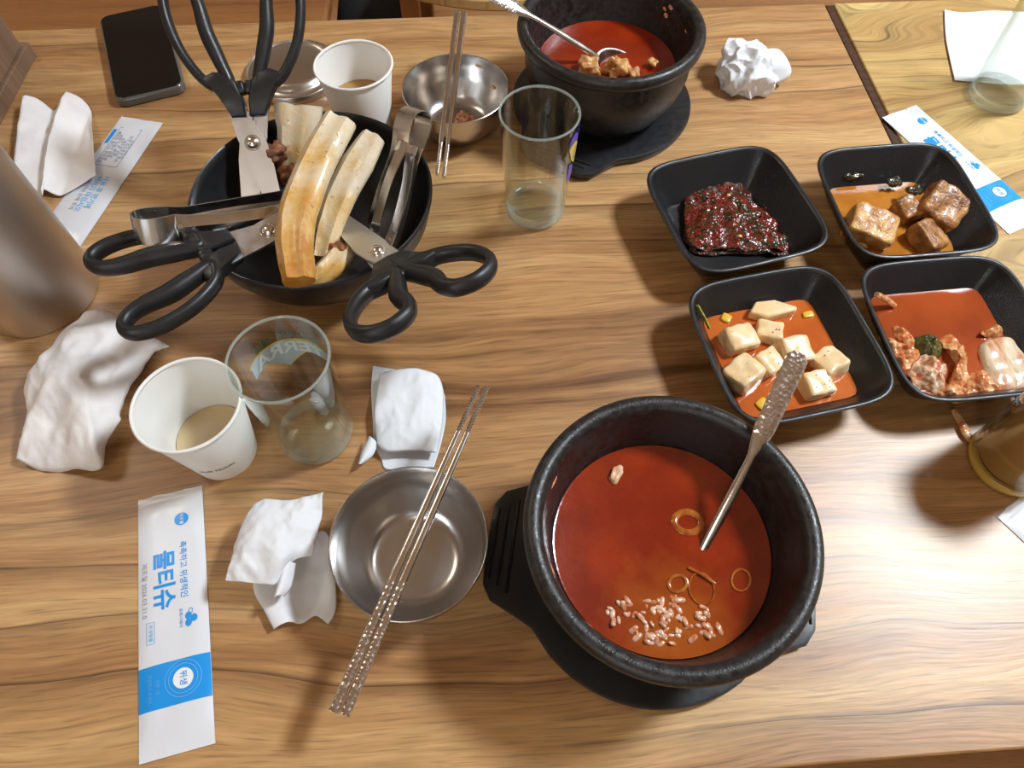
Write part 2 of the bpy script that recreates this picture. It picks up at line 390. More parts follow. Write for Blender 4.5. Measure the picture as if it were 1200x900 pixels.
# ------------------------------------------------------------------ stone pots, trays, soups, spoons
def pot(label, c, group):
    t = thing('stone_pot', label, 'pot', (c[0], c[1], TZ+.0075), 0, group)
    prof = [(0, 0), (.056, 0), (.061, .002), (.066, .010), (.0745, .026), (.0785, .042), (.0790, .054), (.0772, .064), (.0770, .0675), (.0790, .0695),
            (.0838, .0710), (.0860, .0735), (.0866, .0765), (.0858, .0800), (.0838, .0822), (.0812, .0828), (.0785, .0822), (.0765, .0806), (.0752, .078),
            (.0742, .074), (.0722, .062), (.0690, .048), (.0640, .032), (.0560, .020), (.045, .014), (.02, .012), (0, .012)]
    MB().lathe(prof, 96).build('pot_body', STONE, t, smooth=60)
    return t
def tray(label, c, rz, group):
    t = thing('pot_tray', label, 'tray', (c[0], c[1], TZ), rz, group)
    # outline: round plate with two lug handles on +-x
    def ring(rr, hw, hx):                      # rr plate radius, hw half width of the lug, hx reach of the lug
        pts = []
        a0 = math.asin(min(.99, hw/rr))
        for sg in (0, math.pi):
            for k in range(25):
                a = sg + a0*1.35 + (math.pi-2.7*a0)*k/24; pts.append((rr*math.cos(a), rr*math.sin(a)))
            q = sg+math.pi
            lug = [(-.35, 1.0), (.35, .88), (.80, .74), (.97, .55), (1.0, .30), (1.0, 0), (1.0, -.30), (.97, -.55), (.80, -.74), (.35, -.88), (-.35, -1.0)]
            x0 = rr*math.cos(a0)
            for (lx, ly) in lug:
                X, Y = x0+(hx-x0)*lx if lx > 0 else x0, hw*ly
                # travel direction: from +angle side of q minus... keep counter-clockwise
                X2, Y2 = X, -Y
                pts.append((math.cos(q)*X2-math.sin(q)*Y2, math.sin(q)*X2+math.cos(q)*Y2))
        return pts
    R0 = [ring(.082, .046, .100), ring(.0885, .050, .1085), ring(.090, .052, .110), ring(.0895, .0515, .1095), ring(.087, .050, .107), ring(.070, .040, .076)]
    Z0 = [0, .001, .006, .0085, .009, .0072]
    mb = MB(); mb.rings([[(x, y, z) for x, y in r] for r, z in zip(R0, Z0)])
    mb.build('tray_plate', MELA, t, smooth=45)
    for sg in (1, -1):
        for k, x in enumerate((.0925, .0990, .1055)):
            MB().tube([(sg*x, y, .0088-.0006*abs(y)/.04) for y in lerp_list([-.033+.004*k, .033-.004*k], 7)], (.0011, .0016), 8).build('grip_ridge', MELA, t)
    return t
G_P, G_T = 'stone pots of red soup', 'black pot trays'
NP, FP = (.0942, .1342), (.0858, .6085)
tray('black plastic tray with ridged lugs under the stone pot with rice in it', NP, R(-7), G_T)
tray('black plastic tray under the stone pot with meat chunks in it', FP, R(62), G_T)
pot('black stone pot of red soup with rice floating in it', NP, G_P)
pot('black stone pot with meat chunks in red soup beyond the empty clear glass', FP, G_P)

def soup_mat(name, c1, c2, c3, scale=26, off=(0, 0, 0)):
    mt = mat(name, c1, .12, col2=c2, scale=scale, contrast=(.38, .66), bump=.00012, bscale=180, coat=.4, spec=.6)
    nt = mt.node_tree; N = nt.nodes; L = nt.links; b_ = N['Principled BSDF']
    n = N.new('ShaderNodeTexNoise'); n.inputs['Scale'].default_value = 900; n.inputs['Detail'].default_value = 1
    tc = N.new('ShaderNodeTexCoord'); L.new(tc.outputs['Object'], n.inputs['Vector'])
    r = N.new('ShaderNodeMapRange'); L.new(n.outputs['Fac'], r.inputs[0]); r.inputs['From Min'].default_value = .58; r.inputs['From Max'].default_value = .75; r.inputs['To Max'].default_value = .35
    mx = N.new('ShaderNodeMix'); mx.data_type = 'RGBA'; L.new(r.outputs[0], mx.inputs[0])
    src = b_.inputs['Base Color'].links[0].from_socket; L.new(src, mx.inputs[6]); mx.inputs[7].default_value = (*c3, 1); L.new(mx.outputs[2], b_.inputs['Base Color'])
    return mt
SOUP = soup_mat('red_soup', (.20, .0135, .0025), (.29, .026, .004), (.07, .006, .002))
def soup(label, c, z, rad):
    t = MB().lathe([(0, z), (rad-.0015, z), (rad, z+.0006), (rad-.0003, z-.0008), (rad-.006, z-.012), (0, z-.016)], 72).build('red_soup', SOUP, None, (c[0], c[1], TZ), smooth=60)
    return tag(t, label, 'soup')
def oil_patch(mt, cx, cy, rad, col):           # cloud of oil and starch round the rice
    nt = mt.node_tree; N = nt.nodes; L = nt.links; b_ = N['Principled BSDF']
    tc = N.new('ShaderNodeTexCoord'); n = N.new('ShaderNodeTexNoise'); n.inputs['Scale'].default_value = 70; n.inputs['Detail'].default_value = 5; L.new(tc.outputs['Object'], n.inputs['Vector'])
    dd = N.new('ShaderNodeVectorMath'); dd.operation = 'DISTANCE'; L.new(tc.outputs['Object'], dd.inputs[0]); dd.inputs[1].default_value = (cx, cy, .05)
    a = N.new('ShaderNodeMath'); a.operation = 'MULTIPLY_ADD'; L.new(n.outputs['Fac'], a.inputs[0]); a.inputs[1].default_value = -.05; L.new(dd.outputs['Value'], a.inputs[2])
    r = N.new('ShaderNodeMapRange'); L.new(a.outputs[0], r.inputs[0]); r.inputs['From Min'].default_value = rad*.1-.03; r.inputs['From Max'].default_value = rad-.02; r.inputs['To Min'].default_value = .75; r.inputs['To Max'].default_value = 0
    mx = N.new('ShaderNodeMix'); mx.data_type = 'RGBA'; L.new(r.outputs[0], mx.inputs[0]); L.new(b_.inputs['Base Color'].links[0].from_socket, mx.inputs[6]); mx.inputs[7].default_value = (*col, 1)
    L.new(mx.outputs[2], b_.inputs['Base Color'])
ZS1, ZS2 = .0517, .0480
soup('red spicy soup with floating rice and scallion rings in a stone pot', NP, ZS1, .0674)
soup('red soup with meat chunks in the stone pot beyond the clear glass', FP, ZS2, .0660)

q = at(795, 735, ZS1); oil_patch(SOUP, q.x-NP[0], q.y-NP[1], .042, (.40, .11, .012))
RICE = mat('soaked_rice', (.55, .17, .05), .22, col2=(.78, .52, .38), scale=220, coat=.4)
random.seed(5)
mb = MB()
for k in range(105):
    for _ in range(50):
        a = random.gauss(780, 42); bpx = random.gauss(738, 24)
        if bpx < 695+abs(a-775)*.18: continue
        q = at(a, bpx, ZS1)
        if (q.x-NP[0])**2+(q.y-NP[1])**2 < .060**2 and 690 < a < 862: break
    M3 = Matrix.Rotation(random.random()*6.28, 3, 'Z') @ Matrix.Rotation(random.uniform(-.5, .5), 3, 'Y')
    s_ = random.uniform(.65, 1.3)
    mb.lump((q.x, q.y, ZS1+random.uniform(-.0014, .0003)), (.0062*s_, .0030*s_, .0026*s_), 2.3, 4, 0, M=M3)
o = mb.build('rice_grains', RICE, None, UPZ); tag(o, 'soaked rice grains floating at the side of the red soup', 'rice', kind='stuff')
SCAL = mat('scallion', (.27, .045, .007), .15, coat=.4, col2=(.42, .14, .022), scale=160)
G_S = 'scallion rings in the soup'
for i, (px, py, r1, r2, lab) in enumerate([(806, 612, .0085, .0022, 'large scallion ring beside the spoon shaft in the soup'), (794, 684, .0058, .0012, 'small scallion ring above the floating rice'),
        (868, 680, .0068, .0008, 'thin scallion ring near the pot wall'), (822, 690, .0095, .0006, 'thin pale scallion ring beyond the floating rice')]):
    q = at(px, py, ZS1)
    o = MB().tube([(r1*math.cos(2*math.pi*k/28), r1*.8*math.sin(2*math.pi*k/28), 0) for k in range(28)], (r2, .0007), 8, closed=True).build('scallion_ring', SCAL, None, (q.x, q.y, TZ+ZS1+.0003), rz=R(30*i))
    tag(o, lab, 'scallion', G_S)
MEATP = mat('pale_meat', (.66, .36, .20), .4, col2=(.80, .58, .38), scale=120, bump=.0004, bscale=300)
q = at(722, 557, ZS1)
tag(MB().lump((0, 0, 0), (.013, .007, .005), 2.6, 8, .002, 260, 4).build('meat_shred', MEATP, None, (q.x, q.y, TZ+ZS1+.001), rz=R(60)), 'small pale meat shred floating alone in the red soup', 'meat')
q = at(822, 675, ZS1)
tag(MB().tube([(-.009, 0, 0), (0, .0006, .0006), (.009, 0, 0)], (.0011, .0009), 8).build('scallion_strip', SCAL, None, (q.x, q.y, TZ+ZS1+.0006), rz=R(-32)), 'short pale scallion strip below the spoon shaft', 'scallion')
for (px, py, z, dr, lab) in [(690, 732, .068, 40, 'white rice streak stuck inside the stone pot wall'), (646, 668, .078, 100, 'pale scrap stuck under the stone pot rim'), (648, 565, .078, 70, 'brown scallion scrap stuck inside the pot wall')]:
    q = at(px, py, z); v = (Vector((q.x-NP[0], q.y-NP[1], 0))).normalized()
    q = Vector((NP[0], NP[1], z)) + v*(.0728-.0003 if z < .07 else .0745)
    tag(MB().lump((0, 0, 0), (.011, .003, .003), 2.4, 5, .0008, 300, 2).build('food_scrap', RICE, None, q+UPZ, rz=math.atan2(v.y, v.x)+R(90)), lab, 'food scrap', 'scraps on the pot wall')
random.seed(11)
MEATF = mat('boiled_meat', (.42, .17, .05), .4, col2=(.72, .42, .16), scale=110, bump=.0008, bscale=260, coat=.2)
for i, (px, py, s_, lab) in enumerate([(690, 80, .020, 'brown ragged meat chunk at the edge of the far red soup'), (722, 80, .022, 'largest light brown meat chunk in the far red soup'), (744, 88, .013, 'small meat chunk against the pot wall in the far soup'),
        (765, 74, .010, 'small pinkish meat bit sinking in the far soup')]):
    q = at(px, py, ZS2+.004); rr = math.hypot(q.x-FP[0], q.y-FP[1])
    if rr > .053: q = Vector((FP[0]+(q.x-FP[0])*.053/rr, FP[1]+(q.y-FP[1])*.053/rr, q.z))
    tag(MB().lump((0, 0, 0), (s_, s_*.8, s_*.75), 3, 16, s_*.34, 170, i+2, M=Matrix.Rotation(i*.8, 3, 'Z')).build('meat_chunk', MEATF, None, q+UPZ), lab, 'meat', 'meat chunks in the far soup')
for i, (px, py, z) in enumerate([(750, 3, .07), (775, 16, .07), (787, 18, .066), (799, 6, .075), (787, 33, .06), (808, 41, .07)]):
    q = at(px, py, z); v = Vector((q.x-FP[0], q.y-FP[1], 0)).normalized(); rw = .0718 if z <= .066 else .0735
    tag(MB().lump((0, 0, 0), (.006, .0022, .004), 2.4, 4, .0008, 300, i).build('food_scrap', RICE, None, Vector((FP[0], FP[1], z+.003))+v*rw+UPZ, rz=math.atan2(v.y, v.x)+R(90)),
        'pale scrap stuck to the inner wall of the far pot', 'food scrap', 'scraps on the far pot wall')

def frame(origin, xdir, up):
    x = Vector(xdir).normalized(); z = (Vector(up)-x*Vector(up).dot(x)).normalized(); y = z.cross(x)
    M = Matrix((x, y, z)).transposed().to_4x4(); M.translation = Vector(origin); return M
def spoon(label, bowl_end, handle_end, up, hl):
    """local x runs from the neck to the end of the handle"""
    M = frame(Vector(bowl_end)+UPZ, Vector(handle_end)-Vector(bowl_end), up)
    t = thing('spoon', label, 'spoon', group='steel spoons', mat=M)
    n = 40; rs = []
    for i in range(n+1):
        u = i/n; x = hl*u
        w_ = .0030 + .0004*math.sin(u*9) if u < .52 else .0030+(.0066-.0030)*min(1, (u-.52)/.10)**.8 + .0006*(u-.62 if u > .62 else 0)/.38
        if u > .965: w_ *= math.sqrt(max(.25, 1-((u-.965)/.035)**2*.75))
        th = .0016 if u < .5 else .0013
        z = .0035*math.sin(u*math.pi)
        rs.append([(x, w_*math.cos(a), z+th*math.sin(a)*(.75+.25*abs(math.sin(a)))) for a in [2*math.pi*k/12 for k in range(12)]])
    half = int(n*.60)
    MB().rings(rs[:half+1]).build('shaft', CHROME, t)
    MB().rings(rs[half:]).build('engraved_grip', STEEL_E, t)
    bw = MB()
    def f(u, v):
        a = 2*math.pi*v; r = u; x = -.026+.0275*r*math.cos(a); y = .0185*r*math.sin(a)*(1-.10*math.cos(a))
        return Vector((x, y, -.0075*(1-r*r)+.0005))
    bw.grid(f, 8, 32); bw.build('spoon_bowl', CHROME, t, solid=.0011)
    return t
spoon('steel spoon leaning in the soup with rice, engraved handle over the radish dish', at(820, 652, ZS1-.004), at(934, 420, .1145), (0, -.6, 1), .140)
spoon('steel spoon lying in the red soup with meat chunks', at(700, 66, ZS2+.006), at(575, -5, .110), (.2, -.5, 1), .150)

# ------------------------------------------------------------------ square side dishes
def sring(a, n, z, N=96):
    out = []
    for k in range(N):
        t = 2*math.pi*(k+.5)/N; c, s_ = math.cos(t), math.sin(t); r = a/((abs(c)**n+abs(s_)**n)**(1/n)); out.append((r*c, r*s_, z))
    return out
def dish(label, c, rz):
    t = thing('side_dish', label, 'dish', (c[0], c[1], TZ), rz, 'square black side dishes')
    outer = [(.034, 8, 0), (.039, 8, .0006), (.0440, 8, .003), (.0475, 7.5, .0075), (.0548, 6.4, .019), (.0622, 5.1, .031), (.0640, 4.9, .0335), (.0652, 4.9, .0350), (.0652, 4.9, .0362), (.0640, 4.9, .0370), (.0626, 5, .0366), (.0612, 5.2, .0352)]
    inner = [(.0612, 5.2, .0352), (.0588, 6.2, .0315), (.0515, 10, .0195), (.0430, 15, .0065), (.0410, 15, .0042), (.038, 14, .0034)]
    MB().rings([sring(*q) for q in outer], cap=False).add(sring(.034, 8, 0), [tuple(range(95, -1, -1))]).build('outer_shell', MELA, t, smooth=50)
    mb = MB().rings([sring(*q) for q in inner], cap=False); mb.add(sring(.038, 14, .0034), [tuple(range(96))])
    mb.build('inner_basin', LINEN, t, smooth=28)
    return t
D1, D2, D3, D4 = ((.1884, .4368), R(17)), ((.3370, .4493), R(7.2)), ((.2088, .2993), R(14)), ((.3450, .3163), R(7.2))
dish('square black dish holding dark seasoned leaves', *D1)
dish('square black dish holding braised tofu blocks', *D2)
dish('square black dish holding white radish cubes in red brine', *D3)
dish('square black dish holding cabbage kimchi in red brine', *D4)
def brine(name, label, d, z, a, mt, cat='sauce', n=12):
    (c, rz) = d
    mb = MB().rings([sring(a-.006, n, z-.006), sring(a, n, z), sring(a-.0012, n, z)], cap=False)
    mb.add(sring(a-.0012, n, z), [tuple(range(96))])
    return tag(mb.build(name, mt, None, (c[0], c[1], TZ), rz=rz), label, cat)
BRINE1 = soup_mat('radish_brine', (.44, .085, .013), (.54, .13, .024), (.34, .05, .008), 18)
BRINE2 = soup_mat('kimchi_brine', (.25, .036, .006), (.36, .060, .010), (.16, .02, .004), 22)
BRAISE = soup_mat('soy_braise', (.36, .115, .012), (.48, .18, .025), (.14, .04, .006), 40)
brine('radish_brine', 'orange red brine around the radish cubes', D3, .0135, .0472, BRINE1)
brine('kimchi_brine', 'deep red brine in the cabbage kimchi dish', D4, .0145, .0478, BRINE2)
brine('braising_sauce', 'orange brown braising sauce around the tofu blocks', D2, .0085, .0436, BRAISE)

# radish cubes
RADISH = mat('white_radish', (.76, .50, .24), .32, col2=(.84, .68, .42), scale=70, coat=.25, sss=.15, bump=.0002, bscale=220)
FLAKE = mat('chili_flake', (.40, .02, .008), .35)
random.seed(3)
for i, (px, py, z, sx, sy, sz, rz, tilt, lab) in enumerate([
        (866, 396, .020, .021, .018, .019, 20, 8, 'radish cube speckled with chili on its top'),
        (902, 390, .017, .017, .015, .016, -15, -8, 'small radish cube at the back of the heap, half behind another'),
        (899, 424, .019, .018, .016, .018, 35, 10, 'radish piece with a ragged top edge in the middle of the heap'),
        (872, 437, .022, .022, .019, .019, 40, -6, 'largest radish cube with a creamy orange top'),
        (930, 410, .021, .020, .018, .019, 12, 12, 'radish cube behind the spoon handle'),
        (973, 426, .020, .018, .018, .019, 28, -10, 'radish cube apart from the heap, nearest the dish side wall'),
        (956, 450, .019, .019, .017, .018, 15, 8, 'radish cube with red chili dots beside the spoon handle')]):
    q = at(px, py, z)
    t = thing('radish_cube', lab, 'radish', (q.x, q.y, TZ+z-.004), R(rz), 'radish cubes')
    M3 = Matrix.Rotation(R(tilt), 3, 'X') @ Matrix.Rotation(R(tilt*.7), 3, 'Y')
    MB().lump((0, 0, 0), (sx*1.2, sy*1.2, sz*1.1), 9, 12, .0018, 120, i+1, M=M3).build('flesh', RADISH, t)
    fl = MB()
    for k in range((5, 3, 3, 2, 2, 2, 6)[i]):
        fl.lump(M3 @ Vector((random.uniform(-.4, .4)*sx, random.uniform(-.4, .4)*sy, sz*.555)), (.0014, .0010, .0006), 3, 2, 0)
    fl.build('chili_flakes', FLAKE, t)
q = at(903, 362, .017)
wd = MB().prism([(-.020, -.004), (-.006, -.010), (.019, -.006), (.020, -.003), (.004, .006), (-.012, .006)], -.006, .005)
tag(wd.build('radish_wedge', RADISH, None, (q.x, q.y, TZ+.0165), rz=R(8), bevel=.002), 'long radish wedge lying behind the radish cubes', 'radish', 'radish cubes')
YEL = mat('yellow_scallion', (.70, .42, .03), .3, coat=.3)
for (px, py, sx, sy, rz, lab) in [(947, 369, .009, .006, 10, 'square yellow scallion bit beside the radish wedge'), (894, 474, .010, .009, 40, 'yellow scallion bit near the spoon handle and dish rim'), (851, 373, .008, .008, 60, 'sunken yellow scallion bit behind the speckled radish cube')]:
    q = at(px, py, .0140)
    tag(MB().lump((0, 0, 0), (sx, sy, .003), 5, 5, .0005, 200, 1).build('scallion_bit', YEL, None, (q.x, q.y, TZ+.0142), rz=R(rz)), lab, 'scallion', 'yellow scallion bits')
q = at(818, 369, .030)
tag(MB().tube(catmull([(-.002, .007, .004), (0, .003, .001), (.002, -.002, -.002), (.005, -.008, -.008)], 5), (.0035, .0012), 8, up=(1, .3, .6)).build('scallion_bit', mat('green_scallion', (.42, .40, .05), .35, col2=(.25, .22, .04), scale=200), None, q+UPZ+Vector((.003, 0, 0)), rz=R(14)),
    'green scallion slice stuck on the wall of the radish dish', 'scallion', 'yellow scallion bits')

# tofu
TOFU = mat('braised_tofu', (.36, .125, .022), .38, col2=(.66, .38, .12), scale=95, bump=.0009, bscale=420, coat=.12, detail=8)
TOFU_D = mat('dark_braised_tofu', (.17, .055, .012), .36, col2=(.46, .21, .055), scale=110, bump=.0011, bscale=380, coat=.15, detail=8)
for i, (px, py, z, sx, sy, sz, rz, rx, ry, mt, lab) in enumerate([
        (1021, 264, .020, .040, .030, .024, -24, 14, 8, TOFU, 'golden braised tofu block by the side wall of the dish'),
        (1106, 240, .026, .036, .034, .019, -38, 20, 20, TOFU_D, 'dark crusted tofu block leaning up the dish wall'),
        (1064, 244, .019, .018, .022, .018, 20, 8, -10, TOFU_D, 'small dark tofu piece between the two larger blocks'),
        (1088, 276, .018, .023, .030, .017, 25, 12, 14, TOFU_D, 'glazed torn tofu piece in front of the dark crusted block')]):
    q = at(px, py, z)
    M3 = Matrix.Rotation(R(rx), 3, 'X') @ Matrix.Rotation(R(ry), 3, 'Y')
    tag(MB().lump((0, 0, 0), (sx, sy, sz), 9, 22, .0020, 100, i+4, M=M3).build('tofu_block', mt, None, (q.x, q.y, TZ+z-.003), rz=R(rz)), lab, 'tofu', 'braised tofu blocks')
q = at(1010, 285, .012)
tag(MB().lump((0, 0, 0), (.011, .007, .005), 3, 7, .003, 350, 2).build('tofu_crumb', TOFU, None, (q.x, q.y, TZ+.0115), rz=R(-20)), 'yellow tofu crumb in the sauce by the golden block', 'tofu')
DARKV = mat('dark_kelp', (.02, .018, .008), .2, coat=.5, col2=(.06, .05, .02), scale=120)
for (px, py, s_, lab) in [(1000, 205, .010, 'dark vegetable scrap on the back wall of the tofu dish'), (1048, 213, .009, 'dark glossy scrap behind the tofu sauce'), (1068, 228, .009, 'dark scallion ring between the tofu blocks')]:
    q = at(px, py, .016)
    tag(MB().lump((0, 0, 0), (s_*1.6, s_*.8, s_*.5), 3, 8, .003, 300, s_*900).build('vegetable_scrap', DARKV, None, (q.x, q.y, TZ+(.021 if py == 228 else .0155)), rz=R(8)), lab, 'vegetable', 'dark scraps in the tofu dish')

# seasoned leaves
def mottled(name, c1, c2, c3, s1=160, s2=420, rough=.28, dist=.0016):
    mt = mat(name, c1, rough, col2=c2, scale=s1, contrast=(.44, .56), coat=.35, detail=5)
    nt = mt.node_tree; N = nt.nodes; L = nt.links; b_ = N['Principled BSDF']
    tc = N.new('ShaderNodeTexCoord'); v = N.new('ShaderNodeTexVoronoi'); v.inputs['Scale'].default_value = s2; L.new(tc.outputs['Object'], v.inputs['Vector'])
    r = N.new('ShaderNodeMapRange'); L.new(v.outputs['Color'], r.inputs[0]); r.inputs['From Min'].default_value = .55; r.inputs['From Max'].default_value = .8; r.inputs['To Max'].default_value = .8
    mx = N.new('ShaderNodeMix'); mx.data_type = 'RGBA'; L.new(r.outputs[0], mx.inputs[0]); L.new(b_.inputs['Base Color'].links[0].from_socket, mx.inputs[6]); mx.inputs[7].default_value = (*c3, 1)
    L.new(mx.outputs[2], b_.inputs['Base Color'])
    bp = N.new('ShaderNodeBump'); bp.inputs['Distance'].default_value = dist; bp.inputs['Strength'].default_value = .8; L.new(v.outputs['Distance'], bp.inputs['Height']); bp.invert = True
    L.new(bp.outputs[0], b_.inputs['Normal']); return mt
LEAFY = mottled('seasoned_leaf', (.030, .022, .006), (.13, .016, .007), (.20, .015, .008), 110, 330, .25, .0012)
LEAFD = mottled('dark_leaf', (.010, .010, .004), (.05, .02, .008), (.14, .012, .006))
def mound(outline, z0, h, amp, freq, seed, nr=22, na=90, edge=0.0, pw=3):
    pts = catmull([Vector((p_[0], p_[1], 0)) for p_ in outline], max(2, na//len(outline)), True); na = len(pts)
    c = sum(pts, Vector())/na; mb = MB(); v = []; f = []
    for i in range(nr+1):
        u = i/nr
        for p_ in pts:
            q = c+(p_-c)*u; e = 1-u**pw
            nv = noise.noise(Vector((q.x, q.y, seed*.37))*freq)+.5*noise.noise(Vector((q.x, q.y, seed*.37+5))*freq*2.3)
            v.append(Vector((q.x, q.y, z0+h*e+amp*nv*(.35+.65*e)+edge*max(0, u-.75)*4*noise.noise(Vector((q.x*90, q.y*90, seed))))))
    for i in range(nr):
        for k in range(na): f.append((i*na+k, i*na+(k+1) % na, (i+1)*na+(k+1) % na, (i+1)*na+k))
    mb.add(v, f); return mb
out_px = [(803, 232), (812, 216), (830, 207), (850, 205), (866, 208), (874, 222), (884, 236), (900, 244), (911, 254), (914, 266), (924, 276), (926, 290), (915, 292), (900, 288), (878, 291), (850, 288), (826, 289), (808, 282), (804, 262)]
Lt = thing('seasoned_leaves', 'heap of dark perilla leaves under red chili paste', 'leaves', (D1[0][0], D1[0][1], TZ), 0)
loc = lambda px, py, z: at(px, py, z)-Vector((D1[0][0], D1[0][1], 0))
for k, (sc, dz, dx, dy, ang) in enumerate([(1.04, .0052, .002, -.004, 4), (1.02, .0075, -.001, -.002, -5)]):
    M2 = Matrix.Rotation(R(ang), 3, 'Z'); o_ = [M2 @ (loc(a, b_, .010)*sc)+Vector((dx, dy, 0)) for a, b_ in out_px]
    o_ = [v*(.985+.03*(i % 2)) for i, v in enumerate(o_)]
    mound(o_, dz, .003, .0016, 90, k+1, 14, 90, .006).build('leaf', LEAFD, Lt, solid=.0006)
mound([loc(a, b_, .013) for a, b_ in out_px], .0085, .0075, .0048, 95, 7, 30, 140, .006).build('pasted_leaf', LEAFY, Lt, solid=.001)
random.seed(8); fl = MB()
for k in range(170):
    while True:
        px, py = random.uniform(805, 912), random.uniform(208, 288)
        if (px-852)**2/48**2+(py-252)**2/36**2 < 1 and not (px > 862 and py < 240): break
    q = loc(px, py, .0155); fl.lump((q.x, q.y, .0148+.0012*random.random()), (random.uniform(.0012, .0030), random.uniform(.001, .0022), .0014), 3, 2, 0, M=Matrix.Rotation(random.random()*6, 3, 'Z'))
o = fl.build('chili_flakes', mat('chili_paste', (.28, .018, .012), .25, col2=(.16, .01, .008), scale=400, coat=.3), Lt); o['kind'] = 'stuff'
for (px, py) in [(854, 229), (867, 277)]:
    q = loc(px, py, .0165); MB().lump((q.x, q.y, .0168), (.0034, .0028, .0016), 3, 4, .0005, 300, 1).build('garlic_bit', mat('garlic', (.72, .45, .14), .3), Lt)

# cabbage kimchi
KIM = mottled('kimchi_leaf', (.58, .22, .07), (.70, .40, .18), (.55, .10, .025), 90, 380, .22, .0008)
KIMW = mat('kimchi_stem', (.68, .55, .38), .22, col2=(.52, .17, .06), scale=120, coat=.1, bump=.0007, bscale=150, contrast=(.42, .64), stretch=(1, .28, 1), detail=5)
KIMP = mottled('pale_kimchi', (.62, .36, .20), (.70, .50, .34), (.52, .12, .04), 100, 300, .22, .0008)
KIMG = mat('kimchi_green', (.035, .045, .012), .25, col2=(.12, .10, .02), scale=160, coat=.4, bump=.0008, bscale=200)
for i, (pts, z0, h, amp, mt, lab) in enumerate([
        ([(1066, 432), (1082, 412), (1098, 418), (1112, 428), (1110, 446), (1108, 456), (1090, 458), (1072, 452)], .013, .009, .006, KIMP, 'pale pink kimchi stem piece at the front wall of the dish'),
        ([(1098, 396), (1118, 390), (1130, 402), (1137, 420), (1138, 440), (1130, 456), (1114, 460), (1116, 442), (1122, 424), (1112, 408)], .013, .009, .006, KIM, 'curled orange kimchi leaf in the middle of the brine'),
        ([(1150, 402), (1176, 392), (1192, 398), (1204, 416), (1210, 442), (1196, 458), (1172, 456), (1160, 440)], .014, .011, .003, KIMW, 'large white cabbage stem piece at the dish edge'),
        ([(1034, 388), (1044, 392), (1060, 404), (1080, 410), (1074, 424), (1062, 432), (1050, 420), (1038, 404)], .013, .008, .006, KIM, 'ragged orange kimchi leaf along the side wall by the radish dish'),
        ([(1136, 438), (1152, 430), (1166, 444), (1180, 458), (1160, 462), (1138, 460)], .013, .007, .005, KIM, 'small kimchi shreds between the curled leaf and the white stem'),
        ([(1074, 394), (1086, 389), (1100, 396), (1106, 408), (1100, 418), (1086, 414), (1076, 406)], .015, .009, .005, KIMG, 'dark green kimchi leaf curl'),
        ([(1046, 378), (1056, 380), (1068, 390), (1078, 402), (1070, 406), (1058, 398), (1048, 388)], .013, .005, .005, KIM, 'thin orange kimchi shred floating beside the dark green curl'),
        ([(1106, 452), (1124, 448), (1140, 456), (1150, 464), (1130, 468), (1108, 466), (1098, 460)], .013, .008, .005, KIM, 'orange kimchi shreds along the front wall of the dish'),
        ([(1160, 382), (1172, 377), (1178, 384), (1174, 392), (1160, 392), (1150, 390)], .014, .007, .004, KIM, 'small orange kimchi piece behind the white stem')]):
    lo = [at(a, b_, z0+.005)-Vector((D4[0][0], D4[0][1], 0)) for a, b_ in pts]
    tag(mound(lo, z0, h*(.55 if mt is KIMW else 1), amp*(.5 if mt is KIMW else 1), 60 if mt is KIMW else 130, i+3, 20, 84, .003 if mt is KIMW else .006, 9 if mt is KIMW else 2.5).build('kimchi_piece', mt, None, (D4[0][0], D4[0][1], TZ), solid=.0009), lab, 'kimchi', 'cabbage kimchi pieces')
q0, q1 = at(1027, 345, .031), at(1048, 358, .016)
tag(MB().tube(catmull([q0, (q0+q1)/2+Vector((0, 0, .001)), q1], 6), [(.003-.0006*abs(k-6)/6, .0022) for k in range(13)], 8).build('kimchi_piece', KIM, None, UPZ), 'yellow kimchi stem sticking up the dish wall', 'kimchi', 'cabbage kimchi pieces')
q = at(1127, 505, 0)
tag(MB().tube(catmull([(-.004, .016, .004), (0, .004, .003), (.001, -.004, .003), (.003, -.010, .002)], 5), [(.0020+.0018*math.sin(k/15*3.1), .0018) for k in range(16)], 8).build('kimchi_scrap', KIM, None, q+UPZ), 'fallen kimchi scrap on the table beside the amber glass', 'kimchi')

